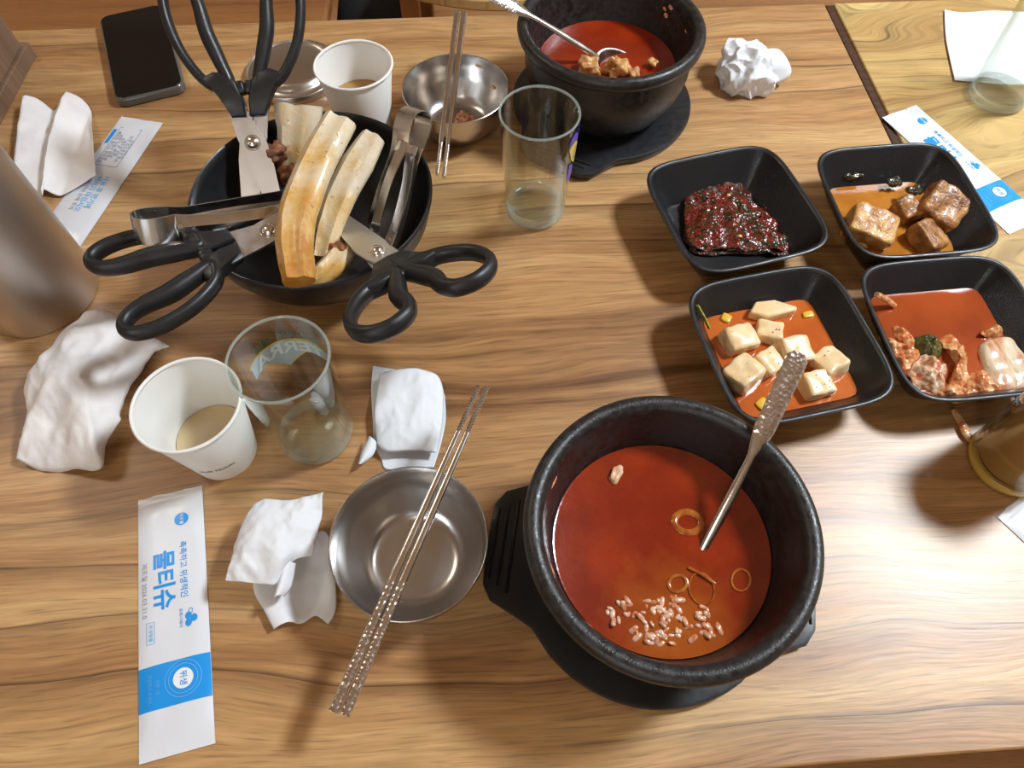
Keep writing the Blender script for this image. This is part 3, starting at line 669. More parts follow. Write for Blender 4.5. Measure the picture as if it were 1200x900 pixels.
# ------------------------------------------------------------------ bowl of bones
BC, BR_ = (-.1618, .4096), .0959
t = thing('bone_bowl', 'large round black bowl full of bones, scissors and tongs', 'bowl', (BC[0], BC[1], TZ), 0)
MB().lathe([(0, .002), (.040, .002), (.044, 0), (.047, .001), (.049, .004), (.066, .014), (.082, .030), (.091, .048), (.0955, .066), (.0959, .0700), (.0945, .0712), (.0930, .0700),
            (.0920, .064), (.0875, .046), (.078, .030), (.062, .016), (.040, .009), (0, .008)], 96).build('bowl_body', BOWLB, t, smooth=60)
def bone_mat(name, pale, stain, deep, shift, lift):
    mt = mat(name, pale, .40, bump=.0006, bscale=170, coat=.2); nt = mt.node_tree; N = nt.nodes; L = nt.links; b_ = N['Principled BSDF']
    tc = N.new('ShaderNodeTexCoord'); sp = N.new('ShaderNodeSeparateXYZ'); L.new(tc.outputs['Object'], sp.inputs[0])
    n = N.new('ShaderNodeTexNoise'); n.inputs['Scale'].default_value = 38; n.inputs['Detail'].default_value = 6; n.inputs['Roughness'].default_value = .65; L.new(tc.outputs['Object'], n.inputs['Vector'])
    a = N.new('ShaderNodeMath'); a.operation = 'MULTIPLY_ADD'; L.new(sp.outputs[1], a.inputs[0]); a.inputs[1].default_value = -shift; L.new(n.outputs['Fac'], a.inputs[2])
    r = N.new('ShaderNodeValToRGB'); L.new(a.outputs[0], r.inputs[0]); e = r.color_ramp.elements
    e[0].position = .36+lift; e[0].color = (*pale, 1); e[1].position = .80+lift; e[1].color = (*deep, 1); q = e.new(.58+lift); q.color = (*stain, 1)
    n2 = N.new('ShaderNodeTexNoise'); n2.inputs['Scale'].default_value = 260; n2.inputs['Detail'].default_value = 2; L.new(tc.outputs['Object'], n2.inputs['Vector'])
    r2 = N.new('ShaderNodeMapRange'); L.new(n2.outputs['Fac'], r2.inputs[0]); r2.inputs['From Min'].default_value = .66; r2.inputs['From Max'].default_value = .74; r2.inputs['To Max'].default_value = .7
    mx = N.new('ShaderNodeMix'); mx.data_type = 'RGBA'; L.new(r2.outputs[0], mx.inputs[0]); L.new(r.outputs[0], mx.inputs[6]); mx.inputs[7].default_value = (.22, .09, .03, 1)
    L.new(mx.outputs[2], b_.inputs['Base Color']); return mt
BONE = bone_mat('cooked_bone', (.70, .58, .40), (.64, .38, .11), (.50, .19, .022), 4.0, .0)
BONEW = bone_mat('pale_bone', (.68, .57, .42), (.62, .42, .17), (.46, .19, .04), 4.0, .05)
BONEM = mat('brown_meat', (.09, .028, .012), .5, col2=(.26, .09, .03), scale=140, bump=.0016, bscale=300, coat=.15)
def rib(label, pts, widths, thick, mt, up=(0, -.35, 1), seed=0, end_meat=None):
    P = catmull(pts, 9); m_ = len(P); W = lerp_list(widths, m_); c0 = Vector(P[m_//2])
    sect = []
    for k in range(24):
        a = 2*math.pi*k/24; c, s_ = math.cos(a), math.sin(a)
        r = 1/((abs(c)**3+abs(s_)**3)**(1/3)); y = r*s_
        if s_ > .3: y *= .80+.42*math.exp(-((r*c+.45)/.22)**2)+.34*math.exp(-((r*c-.5)/.2)**2)
        sect.append((r*c, y))
    t = thing('rib_bone', label, 'bone', c0+UPZ, 0, 'cooked bones in the black bowl')
    mb = MB().tube([p_-c0 for p_ in P], [(w_/2, thick/2) for w_ in W], up=up, sect=sect)
    mb.v = [p_+Vector((1, 1, 1))*.0011*noise.noise(p_*70+Vector((seed, 0, 0))) for p_ in mb.v]
    mb.build('bone_shaft', mt, t, smooth=50)
    # marrow face on the cut end
    e = MB().tube([P[0]-c0+(P[0]-P[1]).normalized()*.0002, P[0]-c0+(P[0]-P[1]).normalized()*.0008], [(W[0]*.36, thick*.28)]*2, up=up, n=18)
    e.build('cut_end', mat('marrow', (.42, .26, .16), .6, col2=(.30, .15, .09), scale=200), t)
    if end_meat:
        for (u, dx, s_) in end_meat:
            p_ = P[int(u*(m_-1))]-c0
            MB().lump(p_+Vector(dx), s_, 2.6, 14, min(s_)*.32, 230, seed+2).build('meat_scrap', BONEM, t)
    return t
rib('longest curved rib bone, orange stained, propped over the middle of the bowl', [at(399, 141, .106), at(379, 176, .101), at(359, 220, .095), at(346, 268, .090), at(350, 330, .080)], [.026, .028, .028, .029, .027, .023], .015, BONE, seed=1)
rib('smooth pale rib bone beside the upright tongs', [at(438, 160, .094), at(419, 192, .087), at(400, 228, .078), at(385, 268, .070), at(377, 304, .062)], [.019, .026, .024, .021, .015], .013, BONEW, seed=2, end_meat=[(.99, (.006, -.002, -.005), (.013, .016, .009))])
rib('broad short bone with dark meat at its base, behind the others', [at(350, 124, .090), at(349, 150, .078), at(346, 185, .058), at(345, 215, .036)], [.040, .036, .030, .024], .016, BONEW, seed=3, end_meat=[(.62, (-.014, -.006, .004), (.016, .020, .014)), (.85, (0, -.008, .004), (.026, .022, .014))])
rib('small meaty bone end low at the front of the bowl', [at(362, 331, .064), at(382, 318, .066), at(399, 300, .064), at(410, 284, .054)], [.012, .018, .019, .018], .013, BONE, seed=5, end_meat=[(.60, (-.002, .008, .003), (.014, .010, .008)), (.97, (0, 0, .002), (.020, .020, .014))])

# ------------------------------------------------------------------ scissors
def scissors(label, pivot, xdir, up, a, Lb=.085, hs=1.0, loopw=1.0, no=0.0, fat=1.0):
    M = frame(Vector(pivot)+UPZ, xdir, up)
    t = thing('kitchen_scissors', label, 'scissors', group='kitchen scissors in the bone bowl', mat=M)
    for s_ in (1, -1):
        Q = Matrix.Rotation(s_*R(a), 4, 'Z')
        inner = []
        for k in range(15):
            u = k/14; inner.append((.011+(.026+no)*u, (-.0078+.0085*u)+(.0011 if k % 2 else -.0006)))
        poly = [(-Lb, -.0030), (-Lb, -.0050), (-Lb*.55, -.0088), (-.014, -.0118), (.004, -.0108)] + inner + [(.040+no, .012), (.020+no, .0112), (.006, .0108), (-.006, .0092), (-.016, .0070), (-Lb*.55, .0040)]
        z = s_*.0012
        bl = MB().prism([(x, y*s_) for x, y in poly], z-.0009, z+.0009).xf(Q)
        bl.build('blade', BLADE, t, smooth=0)
        lp = [(.042, .0035), (.058, .0065), (.078, .0110), (.097, .0105), (.111, .0150), (.1175, .0270), (.112, .0390), (.096, .0455), (.073, .0430), (.053, .0320), (.043, .0190)]
        lp = [(.030+no+(x-.030)*hs, (.006+(y-.006)*loopw)*s_, 0) for x, y in lp]
        P = catmull(lp, 6, True); m_ = len(P)
        rad = []
        for i in range(m_):
            u = i/m_; bar = math.exp(-((u-.16)/.13)**2); rad.append(((.0040+.0020*bar)*fat, (.0058+.0008*bar)*fat))
        hd = MB().tube(P, rad, 12, closed=True)
        nk = [(.017, -.0015), (.030, -.0030), (.043, -.0015), (.050, .0050), (.052, .0160), (.050, .0280), (.044, .0235), (.034, .0170), (.019, .0105)]
        nk = [(no+(x if x < .03 else .030+(x-.030)*hs), (y if y < .006 else .006+(y-.006)*loopw)*s_) for x, y in nk]
        ring = lambda z_, g: [(.033+no+(x-.033-no)*g, .009*s_+(y-.009*s_)*g, z_) for x, y in nk]
        hd.rings([ring(-.0058, .90), ring(-.0042, 1), ring(.0042, 1), ring(.0058, .90)])
        hd.lump((.040+no, -.0035*s_, 0), (.011, .007, .010), 4, 5)
        hd.xf(Q).build('handle', BLACK_P, t, smooth=50)
    MB().lathe([(0, .0060), (.0026, .0057), (.0042, .0046), (.0050, .0032), (.0050, .0026), (.0066, .0026), (.0066, -.0026), (.005, -.0036), (0, -.0036)], 24).build('pivot_screw', CHROME, t)
    return t
pA = at(297, 168, .076)
scissors('black-handled kitchen scissors standing up against the bowl rim, handles towards the phone', pA, at(269, -20, .155)-pA, (.05, -.35, 1), 9, .102, 1.16, .76, .003, 1.0)
pB = at(316, 272, .078)
scissors('black-handled kitchen scissors under the tongs, handles hanging towards the steel bottle', pB, at(142, 340, .086)-pB, (0, -.12, 1), 6, .055, .95, .62, .008, 1.2)
pC = at(443, 297, .080)
scissors('black-handled kitchen scissors spread wide open, handles over the table by the clear glass', pC, at(530, 373, .118)-pC, (0, 0, 1), 2, .085, .68, 1.10, 0, 1.15)

# ------------------------------------------------------------------ tongs
def tongs(label, p0, xdir, up, Lt=.165, g=1.0, w0=.010):
    M = frame(Vector(p0)+UPZ, xdir, up)
    t = thing('steel_tongs', label, 'tongs', group='steel tongs in the bone bowl', mat=M)
    sq_ = Lt/.165
    side = [(.000, 0), (.0025, .0065), (.009, .0100), (.018, .0098), (.027, .0078), (.040, .0085), (.08*sq_, .0115), (.12*sq_, .0125), (.150*sq_, .0095), (Lt, .0040)]
    loop = catmull([(x, -y*g, 0) for x, y in reversed(side[:5])] + [(x, y*g, 0) for x, y in side[1:5]], 8)
    def strip(P, ws, th=.0006, curl=0.0):
        rs = []
        for i, p_ in enumerate(P):
            a, b_ = P[max(0, i-1)], P[min(len(P)-1, i+1)]; tn = (b_-a).normalized(); nn = Vector((-tn.y, tn.x, 0)); w_ = ws[i]
            rs.append([p_+nn*th-Vector((0, 0, w_)), p_+nn*(th+curl*.5)-Vector((0, 0, w_*.4)), p_+nn*(th+curl)+Vector((0, 0, 0)), p_+nn*(th+curl*.5)+Vector((0, 0, w_*.4)), p_+nn*th+Vector((0, 0, w_)),
                       p_-nn*th+Vector((0, 0, w_)), p_-nn*(th-curl*.5)+Vector((0, 0, w_*.4)), p_-nn*(th-curl)+Vector((0, 0, 0)), p_-nn*(th-curl*.5)-Vector((0, 0, w_*.4)), p_-nn*th-Vector((0, 0, w_))])
        return MB().rings(rs)
    strip(loop, [w0]*len(loop)).build('spring_bow', CHROME, t, smooth=35)
    for s_ in (1, -1):
        P = catmull([(x, y*g*s_, 0) for x, y in side[4:]], 8); m_ = len(P)
        strip(P, lerp_list([w0, w0*.78, w0*.72, w0*.8, w0*1.0, w0*.9], m_), curl=s_*.0022).build('arm', CHROME, t, smooth=35)
    return t
pT = at(156, 268, .100)
tongs('steel tongs lying over the bowl rim above the scissors, bow towards the steel bottle', pT, at(330, 243, .066)-pT, (0, .40, .9), .132, 1.15, .0095)
pT = at(489, 128, .105)
tongs('steel tongs standing upright in the bowl beside the paper cup', pT, at(446, 288, .030)-pT, (.75, -.15, .6), .125, 1.0, .0100)

# ------------------------------------------------------------------ cups and glasses
def cup(label, c, liq_z, liq_r, lmat, lname, llabel):
    t = thing('paper_cup', label, 'cup', (c[0], c[1], TZ), 0, 'white paper cups')
    H, rt, rb = .0751, .0347, .0232
    MB().lathe([(0, .004), (rb-.0012, .004), (rb-.0008, 0), (rb, 0), (rb+.0003, .001), (rt-.0004, H-.0035), (rt-.0004, H-.0035), (rt-.0006, H-.003), (rt-.0007, H-.004), (rb+.0002, .0055), (0, .0052)], 72).build('cup_wall', PAPER, t, smooth=50)
    MB().tube([(rt*math.cos(2*math.pi*k/72), rt*math.sin(2*math.pi*k/72), H-.0014) for k in range(72)], (.00125, .0014), 10, closed=True).build('rolled_rim', PAPER, t)
    rl = rb+(rt-rb)*liq_z/H-.0012
    o = MB().lathe([(0, liq_z), (rl, liq_z), (rl-.001, liq_z-.006), (rb-.002, .006), (0, .006)], 60).build(lname, lmat, None, (c[0], c[1], TZ), smooth=50)
    tag(o, llabel, 'drink'); return t
MILKY = mat('milky_coffee', (.62, .44, .22), .15, col2=(.68, .52, .30), scale=40, coat=.3)
cupN = cup('white paper cup with milky brown drink leaning view beside the printed beer glass', (-.2123, .2159), .024, 0, MILKY, 'milky_drink', 'pale brown milky drink in the paper cup by the printed glass')
cupN['label'] = 'white paper cup of milky brown drink beside the printed glass'
cup('white paper cup with a little brown drink behind the bowl of bones', (-.1474, .5636), .038, 0, mat('brown_drink', (.42, .22, .06), .15, coat=.3), 'brown_drink', 'thin brown drink in the paper cup behind the bones')

def text_mesh(body, size, bold=0.0, align='CENTER', space=1.0):
    cu = bpy.data.curves.new('print', 'FONT'); cu.body = body; cu.size = size; cu.align_x = align; cu.align_y = 'CENTER'; cu.offset = bold; cu.space_character = space; cu.resolution_u = 3
    ob = bpy.data.objects.new('print', cu); C.objects.link(ob)
    dg = bpy.context.evaluated_depsgraph_get(); me = ob.evaluated_get(dg).to_mesh()
    v = [Vector(q.co) for q in me.vertices]; f = [tuple(p_.vertices) for p_ in me.polygons]
    ob.evaluated_get(dg).to_mesh_clear(); bpy.data.objects.remove(ob); bpy.data.curves.remove(cu)
    return v, f
def wrap(mb, r_of_z, a0, z0, arch=0.0, eps=.0003):          # flat drawing (x right, y up) seen from outside a cone
    out = []
    for p_ in mb.v:
        z = z0+p_.y-arch*p_.x*p_.x; r = r_of_z(z)+eps+p_.z; a = a0+p_.x/r; out.append(Vector((r*math.cos(a), r*math.sin(a), z)))
    mb.v = out; return mb
rc = lambda z: .0232+(.0347-.0232)*z/.0751
wrap(MB().add(*text_mesh('ololS Nololu', .0050, .00004)), rc, R(-72), .024, 0).build('cup_print', INK, cupN, smooth=0)
lf = MB()
for k in range(5): lf.prism([(math.cos(R(30*k+20))*a-math.sin(R(30*k+20))*b_-.022, math.sin(R(30*k+20))*a+math.cos(R(30*k+20))*b_-.001) for a, b_ in ((0, 0), (.002, .0006), (.0042, 0), (.002, -.0006))], 0, .0001)
wrap(lf, rc, R(-72), .024).build('cup_emblem', INK, cupN, smooth=0)

def tumbler(label, c, H=.1072, rt=.0324, rb=.0270, group='clear drinking glasses'):
    t = thing('drinking_glass', label, 'glass', (c[0], c[1], TZ), 0, group)
    th = .0015
    prof = [(0, .0012), (rb-.006, .0010), (rb-.0025, 0), (rb-.0008, .0012), (rb, .004), (rt-.0004, H-.002), (rt, H-.0009), (rt-.0007, H), (rt-th, H-.0006), (rt-th-.0002, H-.003), (rb-th-.0002, .013), (rb-.006, .0092), (0, .0085)]
    MB().lathe(prof, 80).build('glass_body', GLASS, t, smooth=60)
    cir = lambda r, z: [(r*math.cos(2*math.pi*k/80), r*math.sin(2*math.pi*k/80), z) for k in range(80)]
    MB().tube(cir(rt-.0008, H-.0002), (.0010, .0011), 8, closed=True).build('rim', GLASS_E, t)
    MB().lathe([(rb-.0046, .0012), (rb-.0016, .0006), (rb+.0001, .0040), (rb+.0003, .0080), (rb-.0010, .0098), (rb-.0040, .0094), (rb-.0046, .0012)], 80).build('thick_base', GLASS_E, t, smooth=60)
    return t
g1 = tumbler('clear glass with a silver and green beer print, beside the paper cup', (-.1459, .2312))
rg = lambda z: .0270+(.0324-.0270)*z/.1072
A0, Z0 = R(104), .072
sh = MB()
arcp = [(-.030+.060*k/16, .0075) for k in range(17)]
sh.prism([(x, y) for x, y in arcp] + [(.030, -.002), (.016, -.005), (.004, -.018), (-.009, -.004), (-.016, -.006), (-.030, -.003)], 0, .0001)
def subdiv_strip(pts_top, pts_bot, n=16):
    mb = MB()
    mb.grid(lambda u, v: Vector((pts_top(u)[0]*(1-v)+pts_bot(u)[0]*v, pts_top(u)[1]*(1-v)+pts_bot(u)[1]*v, 0)), n, 3); return mb
top = lambda u: (-.030+.060*u, .0085)
bot = lambda u: (-.030+.060*u, -.0040-(.014*max(0, 1-abs((-.030+.060*u)-.004)/.014)))
lpn = wrap(subdiv_strip(top, bot, 40), rg, A0, Z0, 7.0, .0007).build('logo_panel', SILVER_P, g1, smooth=0)
gl = MB()
gl.grid(lambda u, v: Vector((-.031+.062*u, .0085+.0012*v, 0)), 40, 1)
for (xa, ya, xb, yb) in ((-.010, -.004, .004, -.0180), (.004, -.0180, .018, -.004)):
    gl.grid(lambda u, v: Vector((xa+(xb-xa)*u, ya+(yb-ya)*u-.0010*v, .0001)), 10, 1)
gl.add([p_+Vector((0, 0, .0008)) for p_ in gl.v], list(gl.f)); wrap(gl, rg, A0, Z0, 7.0, .0002).build('logo_outline', GOLD_P, lpn, smooth=0)
tv, tf = text_mesh('TERRA', .0165, .0004, space=1.0)
wrap(MB().add([Vector((p_.x*1.02, p_.y*.95+.0015, 0)) for p_ in tv], tf).add([Vector((p_.x*1.02, p_.y*.95+.0015, .0008)) for p_ in tv], tf), rg, A0, Z0, 7.0, .0003).build('logo_lettering', WHITEP, lpn, smooth=0)
tv, tf = text_mesh('청정라거-테라', .0072, .00025, space=1.15)
wrap(MB().add([Vector((p_.x, p_.y+.0145, .0)) for p_ in tv], tf), rg, A0, Z0, 7.0, .0003).build('slogan_lettering', GREEN_P, g1, smooth=0)
g2 = tumbler('empty clear glass with a purple and yellow print, before the far stone pot', (.0184, .4627))
for (nm, mt, pl) in (('purple_print', PURPLE_P, [(-.010, .022), (-.004, .026), (.004, .020), (.010, .024), (.006, .008), (.010, -.002), (.002, -.006), (-.006, .002), (-.010, .010)]),
                     ('yellow_print', YELLOW_P, [(-.010, .012), (-.003, .016), (.006, .010), (.009, -.002), (.003, -.010), (-.004, -.002)]),
                     ('dark_print', PURPLE_P, [(-.006, -.006), (.001, -.010), (.003, -.022), (-.003, -.030), (-.006, -.018)])):
    wrap(MB().prism(pl, 0, .0001 if nm != 'yellow_print' else .0003), rg, R(-22), .075).build(nm, mt, g2, smooth=0)
g3 = tumbler('clear glass standing on the yellow-grained table before a napkin', (.4960, .6300), .125, .0345, .0290)
AMBER = bpy.data.materials.new('amber_drink'); AMBER.use_nodes = True
nt = AMBER.node_tree; bb_ = nt.nodes['Principled BSDF']; bb_.inputs['Base Color'].default_value = (.42, .20, .055, 1); bb_.inputs['Roughness'].default_value = .12
g4 = tumbler('glass of dark amber drink on the table edge beside the kimchi dish', (.3672, .2165), .1072, .0324, .0282)
MB().lathe([(0, .088), (.0285, .088), (.0287, .0875), (.0262, .0135), (.0215, .0100), (0, .0095)], 64).build('drink', AMBER, None, (.3672, .2165, TZ), smooth=50)
tag(C.objects['drink'], 'dark amber drink filling the glass beside the kimchi dish', 'drink')
MB().tube([(.0268*math.cos(2*math.pi*k/60), .0268*math.sin(2*math.pi*k/60), .0045) for k in range(60)], (.0011, .0030), 8, closed=True).build('base_ring', mat('amber_base', (.55, .33, .06), .12, coat=.5), g4)
for ch_ in g4.children:
    if ch_.name.startswith('thick_base'):
        ch_.data.materials[0] = bpy.data.materials['amber_base']

# ------------------------------------------------------------------ steel bowls, lid, bottle
def sbowl(label, c, R_, H, rf):
    t = thing('steel_bowl', label, 'bowl', (c[0], c[1], TZ), 0, 'small steel bowls')
    k = R_/.0505
    MB().lathe([(0, 0), (rf, 0), (rf+.006*k, .002), (.036*k, .009*H/.045), (.044*k, .019*H/.045), (.0485*k, .031*H/.045), (.0500*k, H-.001), (.0503*k, H), (.0498*k, H+.0003), (.0493*k, H-.0004), (.0478*k, .031*H/.045),
                (.0432*k, .0195*H/.045), (.0350*k, .0098*H/.045), (rf+.005*k, .0032), (rf, .0020), (rf-.002, .0016), (0, .0016)], 96).build('bowl_body', STEEL_S, t, smooth=60)
    return t
sbowl('empty scratched steel bowl with chopsticks laid across it', (-.0636, .1364), .0505, .045, .026)
sbowl('small steel bowl with food scraps behind the bowl of bones', (-.0578, .5730), .0505, .045, .026)
q = at(540, 137, .010)
tag(MB().lump((0, 0, 0), (.018, .012, .010), 3, 10, .006, 260, 3).build('kimchi_scrap', mat('reddish_scrap', (.40, .13, .05), .5, col2=(.55, .25, .12), scale=200, bump=.0006), None, (q.x+.004, q.y, TZ+.0075)), 'reddish shredded scrap at the bottom of the far steel bowl', 'food scrap')
for (px, py, ang) in ((561, 100, 60), (570, 68, 20)):
    q = at(px, py, .034); v = Vector((q.x+.0578, q.y-.573, 0)).normalized()
    zz, rr = (.024, .0442) if py == 100 else (.036, .0480)
    tag(MB().lump((0, 0, 0), (.007, .0022, .003), 2.5, 5, .0006, 300, ang).build('food_scrap', MEATP, None, Vector((-.0578, .573, zz))+v*rr+UPZ, rz=math.atan2(v.y, v.x)+R(90)), 'brown scrap stuck inside the far steel bowl wall' if py == 100 else 'pale scrap at the rim of the far steel bowl', 'food scrap')
t = thing('steel_saucer', 'shallow round steel saucer behind the scissors and paper cup', 'saucer', (-.2330, .6480, TZ), 0)
MB().lathe([(0, .010), (.030, .010), (.034, .0095), (.0365, .0060), (.0385, .0030), (.0455, .0012), (.0475, 0), (.0488, .0008), (.0486, .0075), (.0478, .0082), (.0462, .0062), (.0400, .0062), (.0378, .0085), (.0355, .0120), (.031, .0128), (0, .0128)], 80).build('saucer_body', STEEL, t, smooth=50)
t = thing('steel_bottle', 'tall brushed steel water bottle beside the crumpled wet tissue', 'bottle', (-.3985, .3585, TZ), 0)
MB().lathe([(0, .003), (.042, .003), (.044, 0), (.0463, .001), (.0470, .004), (.0470, .190), (.0455, .200), (.036, .216), (.034, .220), (.034, .232), (.0325, .232), (.0325, .219), (.045, .192), (.045, .006), (0, .006)], 80).build('bottle_body', STEEL_B, t, smooth=50)
MB().lathe([(0, .262), (.030, .262), (.0345, .260), (.036, .256), (.036, .2335), (.0325, .2335), (.0325, .236), (0, .236)], 64).build('screw_cap', BLACK_P, t, smooth=50)

# ------------------------------------------------------------------ chopsticks
def chopstick(label, p_tip, p_top, L_=.222):
    p_tip, p_top = Vector(p_tip), Vector(p_top)
    M = frame(p_tip+UPZ, p_top-p_tip, (0, 0, 1))
    t = thing('chopstick', label, 'chopstick', group='steel chopsticks', mat=M)
    def rod(x0, x1, n, groove=0):
        P, rd = [], []
        for i in range(n+1):
            x = x0+(x1-x0)*i/n; r = .0017+(.0030-.0017)*x/L_
            if groove and i % 2: r *= .78
            P.append((x, 0, 0)); rd.append((r, r*.82))
        sq = [(math.copysign(min(1, abs(1.14*math.cos(a))), math.cos(a)), math.copysign(min(1, abs(1.14*math.sin(a))), math.sin(a))) for a in [2*math.pi*(k+.5)/20 for k in range(20)]]
        return MB().tube(P, rd, up=(0, 0, 1), sect=sq)
    rod(0, .036, 32, 1).build('grooved_tip', CHROME, t, smooth=30)
    rod(.036, .140, 6).build('shaft', CHROME, t, smooth=30)
    rod(.140, L_, 6).build('engraved_grip', STEEL_E, t, smooth=30)
    return t
zr = .0478
for i, (tip, topp, lab) in enumerate([((571, 453), (404, 838), 'steel chopstick across the empty bowl, the one nearer the stone pot'), ((561, 452), (391, 834), 'steel chopstick across the empty bowl, the one nearer the crumpled napkin'),
                                      ((512, 205), (536, 15), 'steel chopstick across the far steel bowl, the one nearer the paper cup'), ((520, 208), (544, 16), 'steel chopstick across the far steel bowl, the one nearer the far stone pot')]):
    # rests on the bowl rim: heights at the ends chosen so that the rod clears the rim
    zt, ze = ((.060, .0395) if i < 2 else (.038, .0575))
    a, b_ = at(*tip, zt), at(*topp, ze)
    chopstick(lab, a, b_, (b_-a).length)

# ------------------------------------------------------------------ wet tissue packs
def pack(label, start, end, width, front=True, up_dir=None, skew=0.0):
    s0, e0 = Vector(start), Vector(end); d = e0-s0; L_ = d.length; rz = math.atan2(d.y, d.x)
    t = thing('wet_tissue_pack', label, 'wet tissue', (s0.x, s0.y, TZ+.0003), rz, 'wet tissue packs')
    w2 = width/2
    def H(x, y):
        u, v = x/L_, abs(y)/w2
        e = min(1, u/.10, (1-u)/.10); e = max(0, e); e = e*e*(3-2*e)
        return .0004+.0030*e*max(0, 1-v**4)*(.8+.25*noise.noise(Vector((x*40, y*70, s0.x*9)))) + (.00025*math.sin(x*2600) if (u < .045 or u > .955) else 0)
    def top(u, v):
        x, y = u*L_, (v*2-1)*w2
        if u < .0005: x += (.0022 if abs(v-.62) < .05 else 0)+.0012*noise.noise(Vector((v*6, s0.y*20, 0)))
        return Vector((x+skew*y, y, H(x, y)))
    mb = MB(); mb.grid(top, 110, 24); mb.grid(lambda u, v: Vector((u*L_+skew*(v*2-1)*w2, (v*2-1)*w2, 0)), 1, 1)
    body = mb.build('sachet', FILM, t, smooth=60)
    def lay(mb_, eps):
        mb_.v = [Vector((p_.x+skew*p_.y, p_.y, H(p_.x, p_.y)+eps+p_.z)) for p_ in mb_.v]; return mb_
    def prt(name, mt, txt, u, v, size, bold=0.0, eps=.00025, parent=t, space=1.0):
        tv, tf = text_mesh(txt, size, bold, space=space)
        return lay(MB().add([Vector((p_.x+u*L_, p_.y+(v*2-1)*w2, 0)) for p_ in tv], tf), eps).build(name, mt, parent, smooth=0)
    def disc(u, v, r, n=26, r0=0.0, sx=1.0):
        mb_ = MB(); cx, cy = u*L_, (v*2-1)*w2
        mb_.grid(lambda a, b_: Vector((cx+(r0+(r-r0)*b_)*sx*math.cos(2*math.pi*a), cy+(r0+(r-r0)*b_)*math.sin(2*math.pi*a), 0)), n, 2); return mb_
    if front:
        prt('product_name', BLUE, '물티슈', .37, .38, .0150, .0004, space=.95)
        prt('tagline', BLUE, '촉촉하고 위생적인', .345, .68, .0052, .00004)
        prt('date_stamp', GREYP, '제조일 2026.03.31.0', .395, .10, .0046)
        shl = lay(disc(.135, .68, .0048, 24, 0, .95), .0003).build('shield_logo', BLUE, t, smooth=0)
        prt('shield_lettering', WHITEP, '이츠웰', .135, .68, .0030, .00003, .0006, shl)
        for k, (du, dv) in enumerate(((0, .06), (-.012, -.02), (.014, -.02))):
            lay(disc(.545+du, .75+dv, .0021, 14, 0, 1.2), .0003).build('logo_petal', BLUE, t, smooth=0)
        prt('logo_lettering', BLUE, 'CJ', .515, .76, .0040, .00003)
        prt('maker_name', BLUE, '프레시웨이', .535, .62, .0028)
        bx = MB(); cx, cy = .565*L_, (.19*2-1)*w2
        for (x0, y0, x1, y1) in ((-.007, -.0027, .007, -.0024), (-.007, .0024, .007, .0027), (-.007, -.0027, -.0067, .0027), (.0067, -.0027, .007, .0027)):
            bx.grid(lambda u, v: Vector((cx+x0+(x1-x0)*u, cy+y0+(y1-y0)*v, 0)), 4, 1)
        lay(bx, .00025).build('mark_frame', BLUE_L, t, smooth=0)
        prt('mark_lettering', BLUE_L, '위생용품', .565, .19, .0030)
        bd = MB(); bd.grid(lambda u, v: Vector(((.685+.155*u)*L_, (v*2-1)*w2*.996, 0)), 18, 24)
        band = lay(bd, .00015).build('blue_band', BLUE, t, smooth=0)
        lay(disc(.755, .63, .0062, 30), .0004).build('seal_disc', WHITEP, band, smooth=0)
        for r0, r1 in ((.0086, .0090), (.0108, .0112)): lay(disc(.755, .63, r1, 40, r0), .0004).build('seal_ring', BLUE_L, band, smooth=0)
        prt('seal_lettering', BLUE, '위생', .755, .63, .0050, .00005, .0006, band)
        prt('band_lettering', BLUE_L, '사용 1회', .765, .28, .0026, 0, .0004, band)
        prt('band_lettering', BLUE_L, '안심하고 쓰세요', .765, .17, .0026, 0, .0004, band)
    elif front is False:
        fr = MB()
        for (x0, x1, y0, y1) in ((.10, .42, .20, .212), (.10, .42, .70, .712), (.10, .104, .20, .71), (.416, .42, .20, .71)):
            fr.grid(lambda u, v: Vector(((x0+(x1-x0)*u)*L_, ((y0+(y1-y0)*v)*2-1)*w2, 0)), 16, 1)
        lay(fr, .00025).build('text_frame', GREYP, t, smooth=0)
        for k in range(6): prt('fine_print', GREYP, ['제품명 물티슈 위생용품', '성분 정제수 방부제', '용도 손 세정용', '제조원 서울', '보관 직사광선 주의', '소비자 상담실'][k], .27, .26+.082*k, .0046, .00003)
        lay(MB().grid(lambda u, v: Vector(((.12+.12*u)*L_, ((.06+.10*v)*2-1)*w2, 0)), 8, 3), .0003).build('blue_tag', BLUE, t, smooth=0)
        prt('heading', BLUE_L, '사용 후 변기에', .62, .66, .0068, .00015); prt('heading', BLUE_L, '버리지 마십시오', .64, .50, .0068, .00015); prt('heading', GREYP, '어린이 손에 주의', .66, .36, .0052, .00004)
    return t
A = lambda px, py: at(px, py, .002)
s_, e_ = (A(160, 584)+A(237, 569))/2, (A(250, 872)+A(163, 895))/2
pack('wet tissue sachet with torn top and blue band lying beside the crumpled napkin', s_, e_, .0445)
s_ = (at(1032, 138, .003)+at(1078, 118, .003))/2; e_ = s_+Vector((.139, -.108, 0)).normalized()*.173
e_ = (at(1178, 276, .003)+at(1228, 246, .003))/2
pack('wet tissue sachet half under the tofu dish, across the seam of both tables', s_, s_+(e_-s_).normalized()*.172, .0445)
s_, e_ = (at(138, 132, .003)+at(193, 144, .003))/2, (at(58, 248, .003)+at(92, 288, .003))/2
pack('wet tissue sachet, back side up with small print, under the folded wet tissue', s_, s_+(e_-s_).normalized()*.165, .0445, front=False)
s_ = at(1172, 582, .002); pack('wet tissue sachet end beside the glass of amber drink', s_+Vector((.012, -.002, 0)), s_+Vector((.106, -.134, 0)), .0445, front=None)

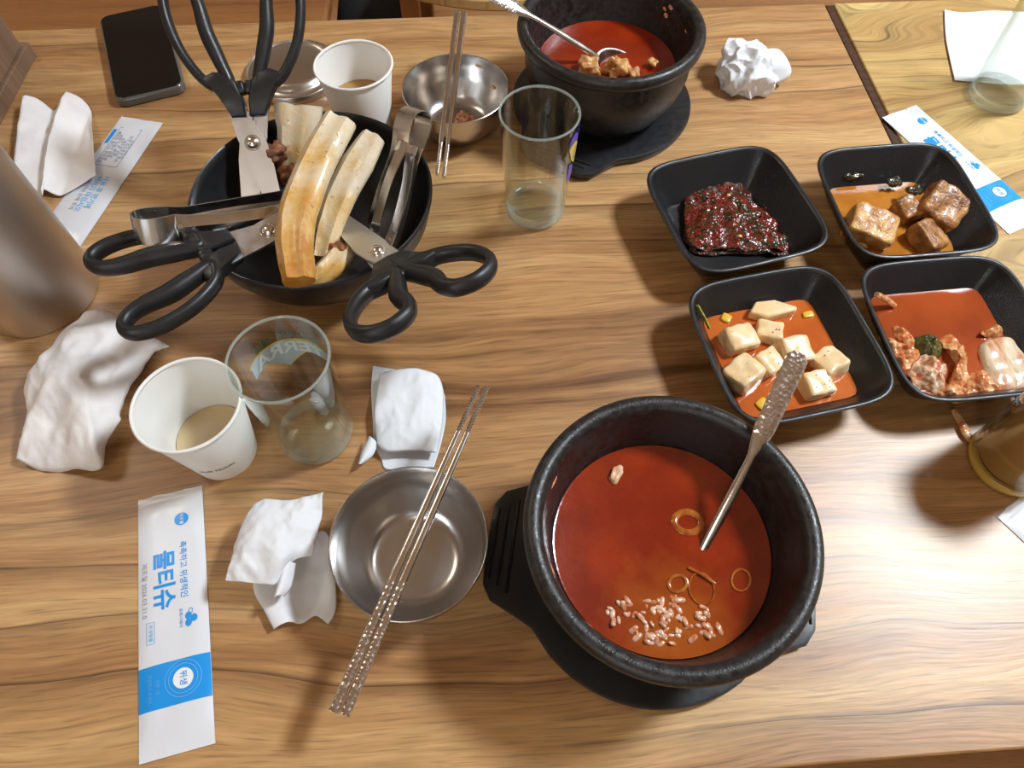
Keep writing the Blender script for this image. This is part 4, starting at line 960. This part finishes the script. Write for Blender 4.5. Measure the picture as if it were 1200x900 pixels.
# ------------------------------------------------------------------ tissues and napkins
def edge_pt(pts, u):
    n = len(pts)-1; t_ = min(u*n, n-1e-6); k = int(t_); return pts[k].lerp(pts[k+1], t_-k)
def crumple(seed, n, amp, size, sharp=1.0):
    rnd = random.Random(seed); L_ = []
    for k in range(n):
        a = rnd.random()*math.pi*2; L_.append((math.cos(a), math.sin(a), rnd.uniform(-.45, .45)*size, amp*rnd.uniform(-.6, 1)))
    def h(p_): return sum(w_*(abs(x*p_.x+y*p_.y-c)/size) for x, y, c, w_ in L_)
    return h
def sheet(T, Rr, B, Ll, z0, fn, nu=44, nv=44, zdef=.004):
    E = [catmull([at(a, b_, zdef) for a, b_ in q], 5) for q in (T, Rr, B, Ll)]
    P00, P10, P01, P11 = E[0][0], E[0][-1], E[2][0], E[2][-1]
    cen = (P00+P10+P01+P11)/4
    def f(u, v):
        p_ = edge_pt(E[0], u)*(1-v)+edge_pt(E[2], u)*v+edge_pt(E[3], v)*(1-u)+edge_pt(E[1], v)*u - (P00*(1-u)*(1-v)+P10*u*(1-v)+P01*(1-u)*v+P11*u*v)
        z = z0+fn(u, v, p_-cen); return Vector((p_.x, p_.y, z))
    return MB().grid(f, nu, nv)
def place(name, label, mbs, mt, cat='tissue', group=None, solid=.0004):
    mb = MB()
    for q in mbs: mb.add(q.v, q.f)
    zmin = min(p_.z for p_ in mb.v); c = sum(mb.v, Vector())/len(mb.v); c.z = 0
    mb.v = [p_-c-Vector((0, 0, zmin-.0004)) for p_ in mb.v]
    return tag(mb.build(name, mt, None, c+UPZ, smooth=70, solid=solid, weld=False), label, cat, group)
def ridge(p_, f, amp, s=0):
    q = Vector((p_.x*f, p_.y*f, s*3.1)); return amp*((1-2*abs(noise.noise(q)))+.5*(1-2*abs(noise.noise(q*2.1+Vector((7, 3, s))))))
bulge = lambda u, v: (math.sin(math.pi*u)*math.sin(math.pi*v))
GT = 'used tissues and napkins'
c1 = crumple(3, 7, .010, .08)
def f1(u, v, p_): return .004+.015*(1-abs(2*((u*2.05+.12*v+.30) % 1)-1))*(1-.45*v)+.006*bulge(u, v)+c1(p_)*.35+ridge(p_, 30, .0016, 1)
place('wet_tissue', 'folded used wet tissue with standing pleats beside the phone', [sheet([(24, 122), (42, 114), (62, 122), (82, 113), (100, 118), (107, 150)], [(107, 150), (110, 175), (112, 205)], [(14, 196), (30, 210), (48, 228), (50, 220), (70, 222), (112, 205)], [(24, 122), (18, 160), (14, 196)], .001, f1, zdef=.010)], TISSUE_W, group=GT)
c2 = crumple(8, 14, .016, .14)
def f2(u, v, p_): return .004+.026*bulge(u, v)**.7+c2(p_)*.55+ridge(p_, 22, .0050, 2)+ridge(p_, 70, .0011, 4)
place('wet_tissue', 'large crumpled used wet tissue between steel bottle and paper cup', [sheet([(86, 398), (110, 370), (135, 372), (165, 392), (205, 414)], [(205, 414), (175, 428), (145, 478), (142, 492)], [(14, 534), (40, 545), (80, 546), (118, 548), (125, 520), (142, 492)], [(86, 398), (40, 440), (28, 458), (30, 490), (14, 534)], .001, f2, 60, 60, .012)], TISSUE_W, group=GT)
c3 = crumple(12, 7, .006, .08)
def f3(u, v, p_): return .003+.006*bulge(u, v)**.5+c3(p_)*.30+ridge(p_, 34, .0018, 5)+ridge(p_, 95, .0006, 6)
place('napkin', 'flat folded white napkin tucked behind the steel bowl with chopsticks', [
    sheet([(436, 426), (460, 430), (490, 434), (512, 440), (521, 462)], [(521, 462), (522, 490), (516, 520), (508, 546)], [(437, 520), (446, 536), (452, 548), (480, 546), (508, 546)], [(436, 426), (434, 455), (436, 490), (437, 520)], .001, lambda u, v, p_: .001+c3(p_)*.1),
    sheet([(446, 442), (470, 436), (496, 436), (514, 444), (520, 462)], [(520, 462), (519, 500), (512, 534)], [(444, 524), (456, 533), (480, 532), (512, 534)], [(446, 442), (441, 470), (440, 500), (444, 524)], .004, f3),
    sheet([(433, 513), (443, 522)], [(443, 522), (438, 535), (425, 546)], [(421, 545), (423, 548), (425, 546)], [(433, 513), (425, 530), (421, 545)], .004, lambda u, v, p_: .004+.004*math.sin(u*3), 16, 16)], NAPKIN, 'napkin', GT)
c4 = crumple(21, 9, .008, .09)
def f4(u, v, p_): return .014+.012*bulge(u, v)+c4(p_)*.45+.010*(1-v)*u+ridge(p_, 36, .0030, 7)+ridge(p_, 90, .0009, 8)
place('napkin', 'crumpled torn napkin between the tissue sachet and the steel bowl', [
    sheet([(290, 616), (310, 592), (345, 592), (370, 586), (383, 584)], [(383, 584), (380, 605), (372, 640), (366, 652)], [(269, 684), (290, 686), (315, 688), (327, 686), (345, 660), (366, 652)], [(290, 616), (282, 640), (276, 665), (269, 684)], .002, f4, 50, 50, .016),
    sheet([(302, 640), (340, 640), (375, 622), (388, 632)], [(388, 632), (394, 690), (393, 718), (385, 732)], [(322, 738), (340, 730), (352, 730), (370, 722), (385, 732)], [(302, 640), (298, 690), (310, 715), (322, 738)], .001, lambda u, v, p_: .002+.003*math.sin(u*9)+c4(p_)*.2+ridge(p_, 40, .0014, 9), 40, 40),
    sheet([(335, 668), (350, 664)], [(350, 664), (345, 690), (336, 702)], [(325, 708), (336, 702)], [(335, 668), (328, 690), (325, 708)], .010, lambda u, v, p_: .008+.008*math.sin(u*3.1), 14, 14, .010)], TISSUE, 'napkin', GT)
# crumpled ball
def crumpled_ball(label, c, rx, ry, rz_, seed):
    rnd = random.Random(seed); import bmesh
    bm = bmesh.new(); bmesh.ops.create_icosphere(bm, subdivisions=6, radius=1)
    pl = [(Vector((rnd.gauss(0, 1), rnd.gauss(0, 1), rnd.gauss(0, 1))).normalized(), rnd.uniform(-.6, .6), rnd.uniform(-.09, .20)) for _ in range(26)]
    v = []
    for q in bm.verts:
        d = q.co.normalized(); r = .70+.22*(1-2*abs(noise.noise(d*1.3+Vector((seed, 0, 0)))))+.10*(1-2*abs(noise.noise(d*2.3+Vector((0, seed, 0)))))+.018*(1-2*abs(noise.noise(d*5)))
        spike = max(0, d.dot(Vector((.96, .10, .12)).normalized())-.80)*3.2+max(0, d.dot(Vector((-.55, .55, .6)).normalized())-.86)*2.4+max(0, d.dot(Vector((.6, -.75, 0)).normalized())-.88)*2.2
        p_ = d*(r+spike); v.append(Vector((p_.x*rx, p_.y*ry, max(-.42, p_.z)*rz_)))
    f = [tuple(w_.index for w_ in q.verts) for q in bm.faces]; bm.free()
    mb = MB().add(v, f); zm = min(p_.z for p_ in v); mb.v = [p_-Vector((0, 0, zm)) for p_ in mb.v]
    return tag(mb.build('napkin', TISSUE, None, (c[0], c[1], TZ+.0002), smooth=30), label, 'napkin', GT)
q = at(874, 84, .012)
crumpled_ball('white napkin crumpled into a ball beside the far stone pot', (q.x-.001, q.y), .030, .031, .030, 4)
c5 = crumple(5, 6, .006, .1)
place('napkin', 'flat white napkin lying on the yellow-grained table behind the glass', [sheet([(1108, 9), (1130, 12), (1165, 10), (1205, 12)], [(1205, 12), (1204, 50), (1206, 96)], [(1120, 92), (1150, 94), (1180, 96), (1206, 96)], [(1108, 9), (1110, 45), (1120, 92)], .001, lambda u, v, p_: .002+.003*bulge(u, v)+c5(p_)*.25)], NAPKIN, 'napkin', GT)

# ------------------------------------------------------------------ phone, wooden box
ph = [at(116, 20, .01), at(190, 3, .01), at(217, 100, .01), at(133, 119, .01)]
pc = sum(ph, Vector())/4; dx = ((ph[1]-ph[0])+(ph[2]-ph[3]))/2; dy = ((ph[0]-ph[3])+(ph[1]-ph[2]))/2
wq, lq, rz = dx.length, dy.length, math.atan2(dx.y, dx.x)*.5+(math.atan2(dy.y, dy.x)-math.pi/2)*.5
t = thing('phone', 'black smartphone in a clear case lying face up beside the wet tissue', 'phone', (pc.x, pc.y, TZ), rz)
MB().prism(rpoly(wq, lq, .011), .0003, .0100).build('clear_case', mat('case_plastic', (.10, .095, .09), .18, coat=.6), t, bevel=.0022)
MB().prism(rpoly(wq-.004, lq-.004, .0095), .0095, .0106).build('screen', mat('black_screen', (.004, .004, .0045), .06, spec=.6), t, bevel=.0005)
MB().box((wq/2-.0002, lq*.16, .0055), (.0016, .020, .0026)).build('side_button', STEEL, t, bevel=.0006)
b0 = at(45, 66, 0)
t = thing('wooden_box', 'dark wooden utensil box at the end of the table beyond the wet tissue', 'box', (b0.x-.062, b0.y-.10, TZ), R(1))
MB().box((0, 0, .008), (.124, .20, .016)).build('plinth', W_BOX, t, bevel=.001)
for x in (-.052, .052): MB().box((x, 0, .066), (.012, .184, .100)).build('side_board', W_BOX, t, bevel=.001)
for y in (-.086, .086): MB().box((0, y, .066), (.0918, .012, .100)).build('end_board', W_BOX, t, bevel=.001)
MB().box((0, 0, .1205), (.124, .20, .009)).build('lid', W_BOX, t, bevel=.001)
MB().lump((0, 0, .131), (.02, .02, .012), 3, 6).build('knob', W_BOX, t)
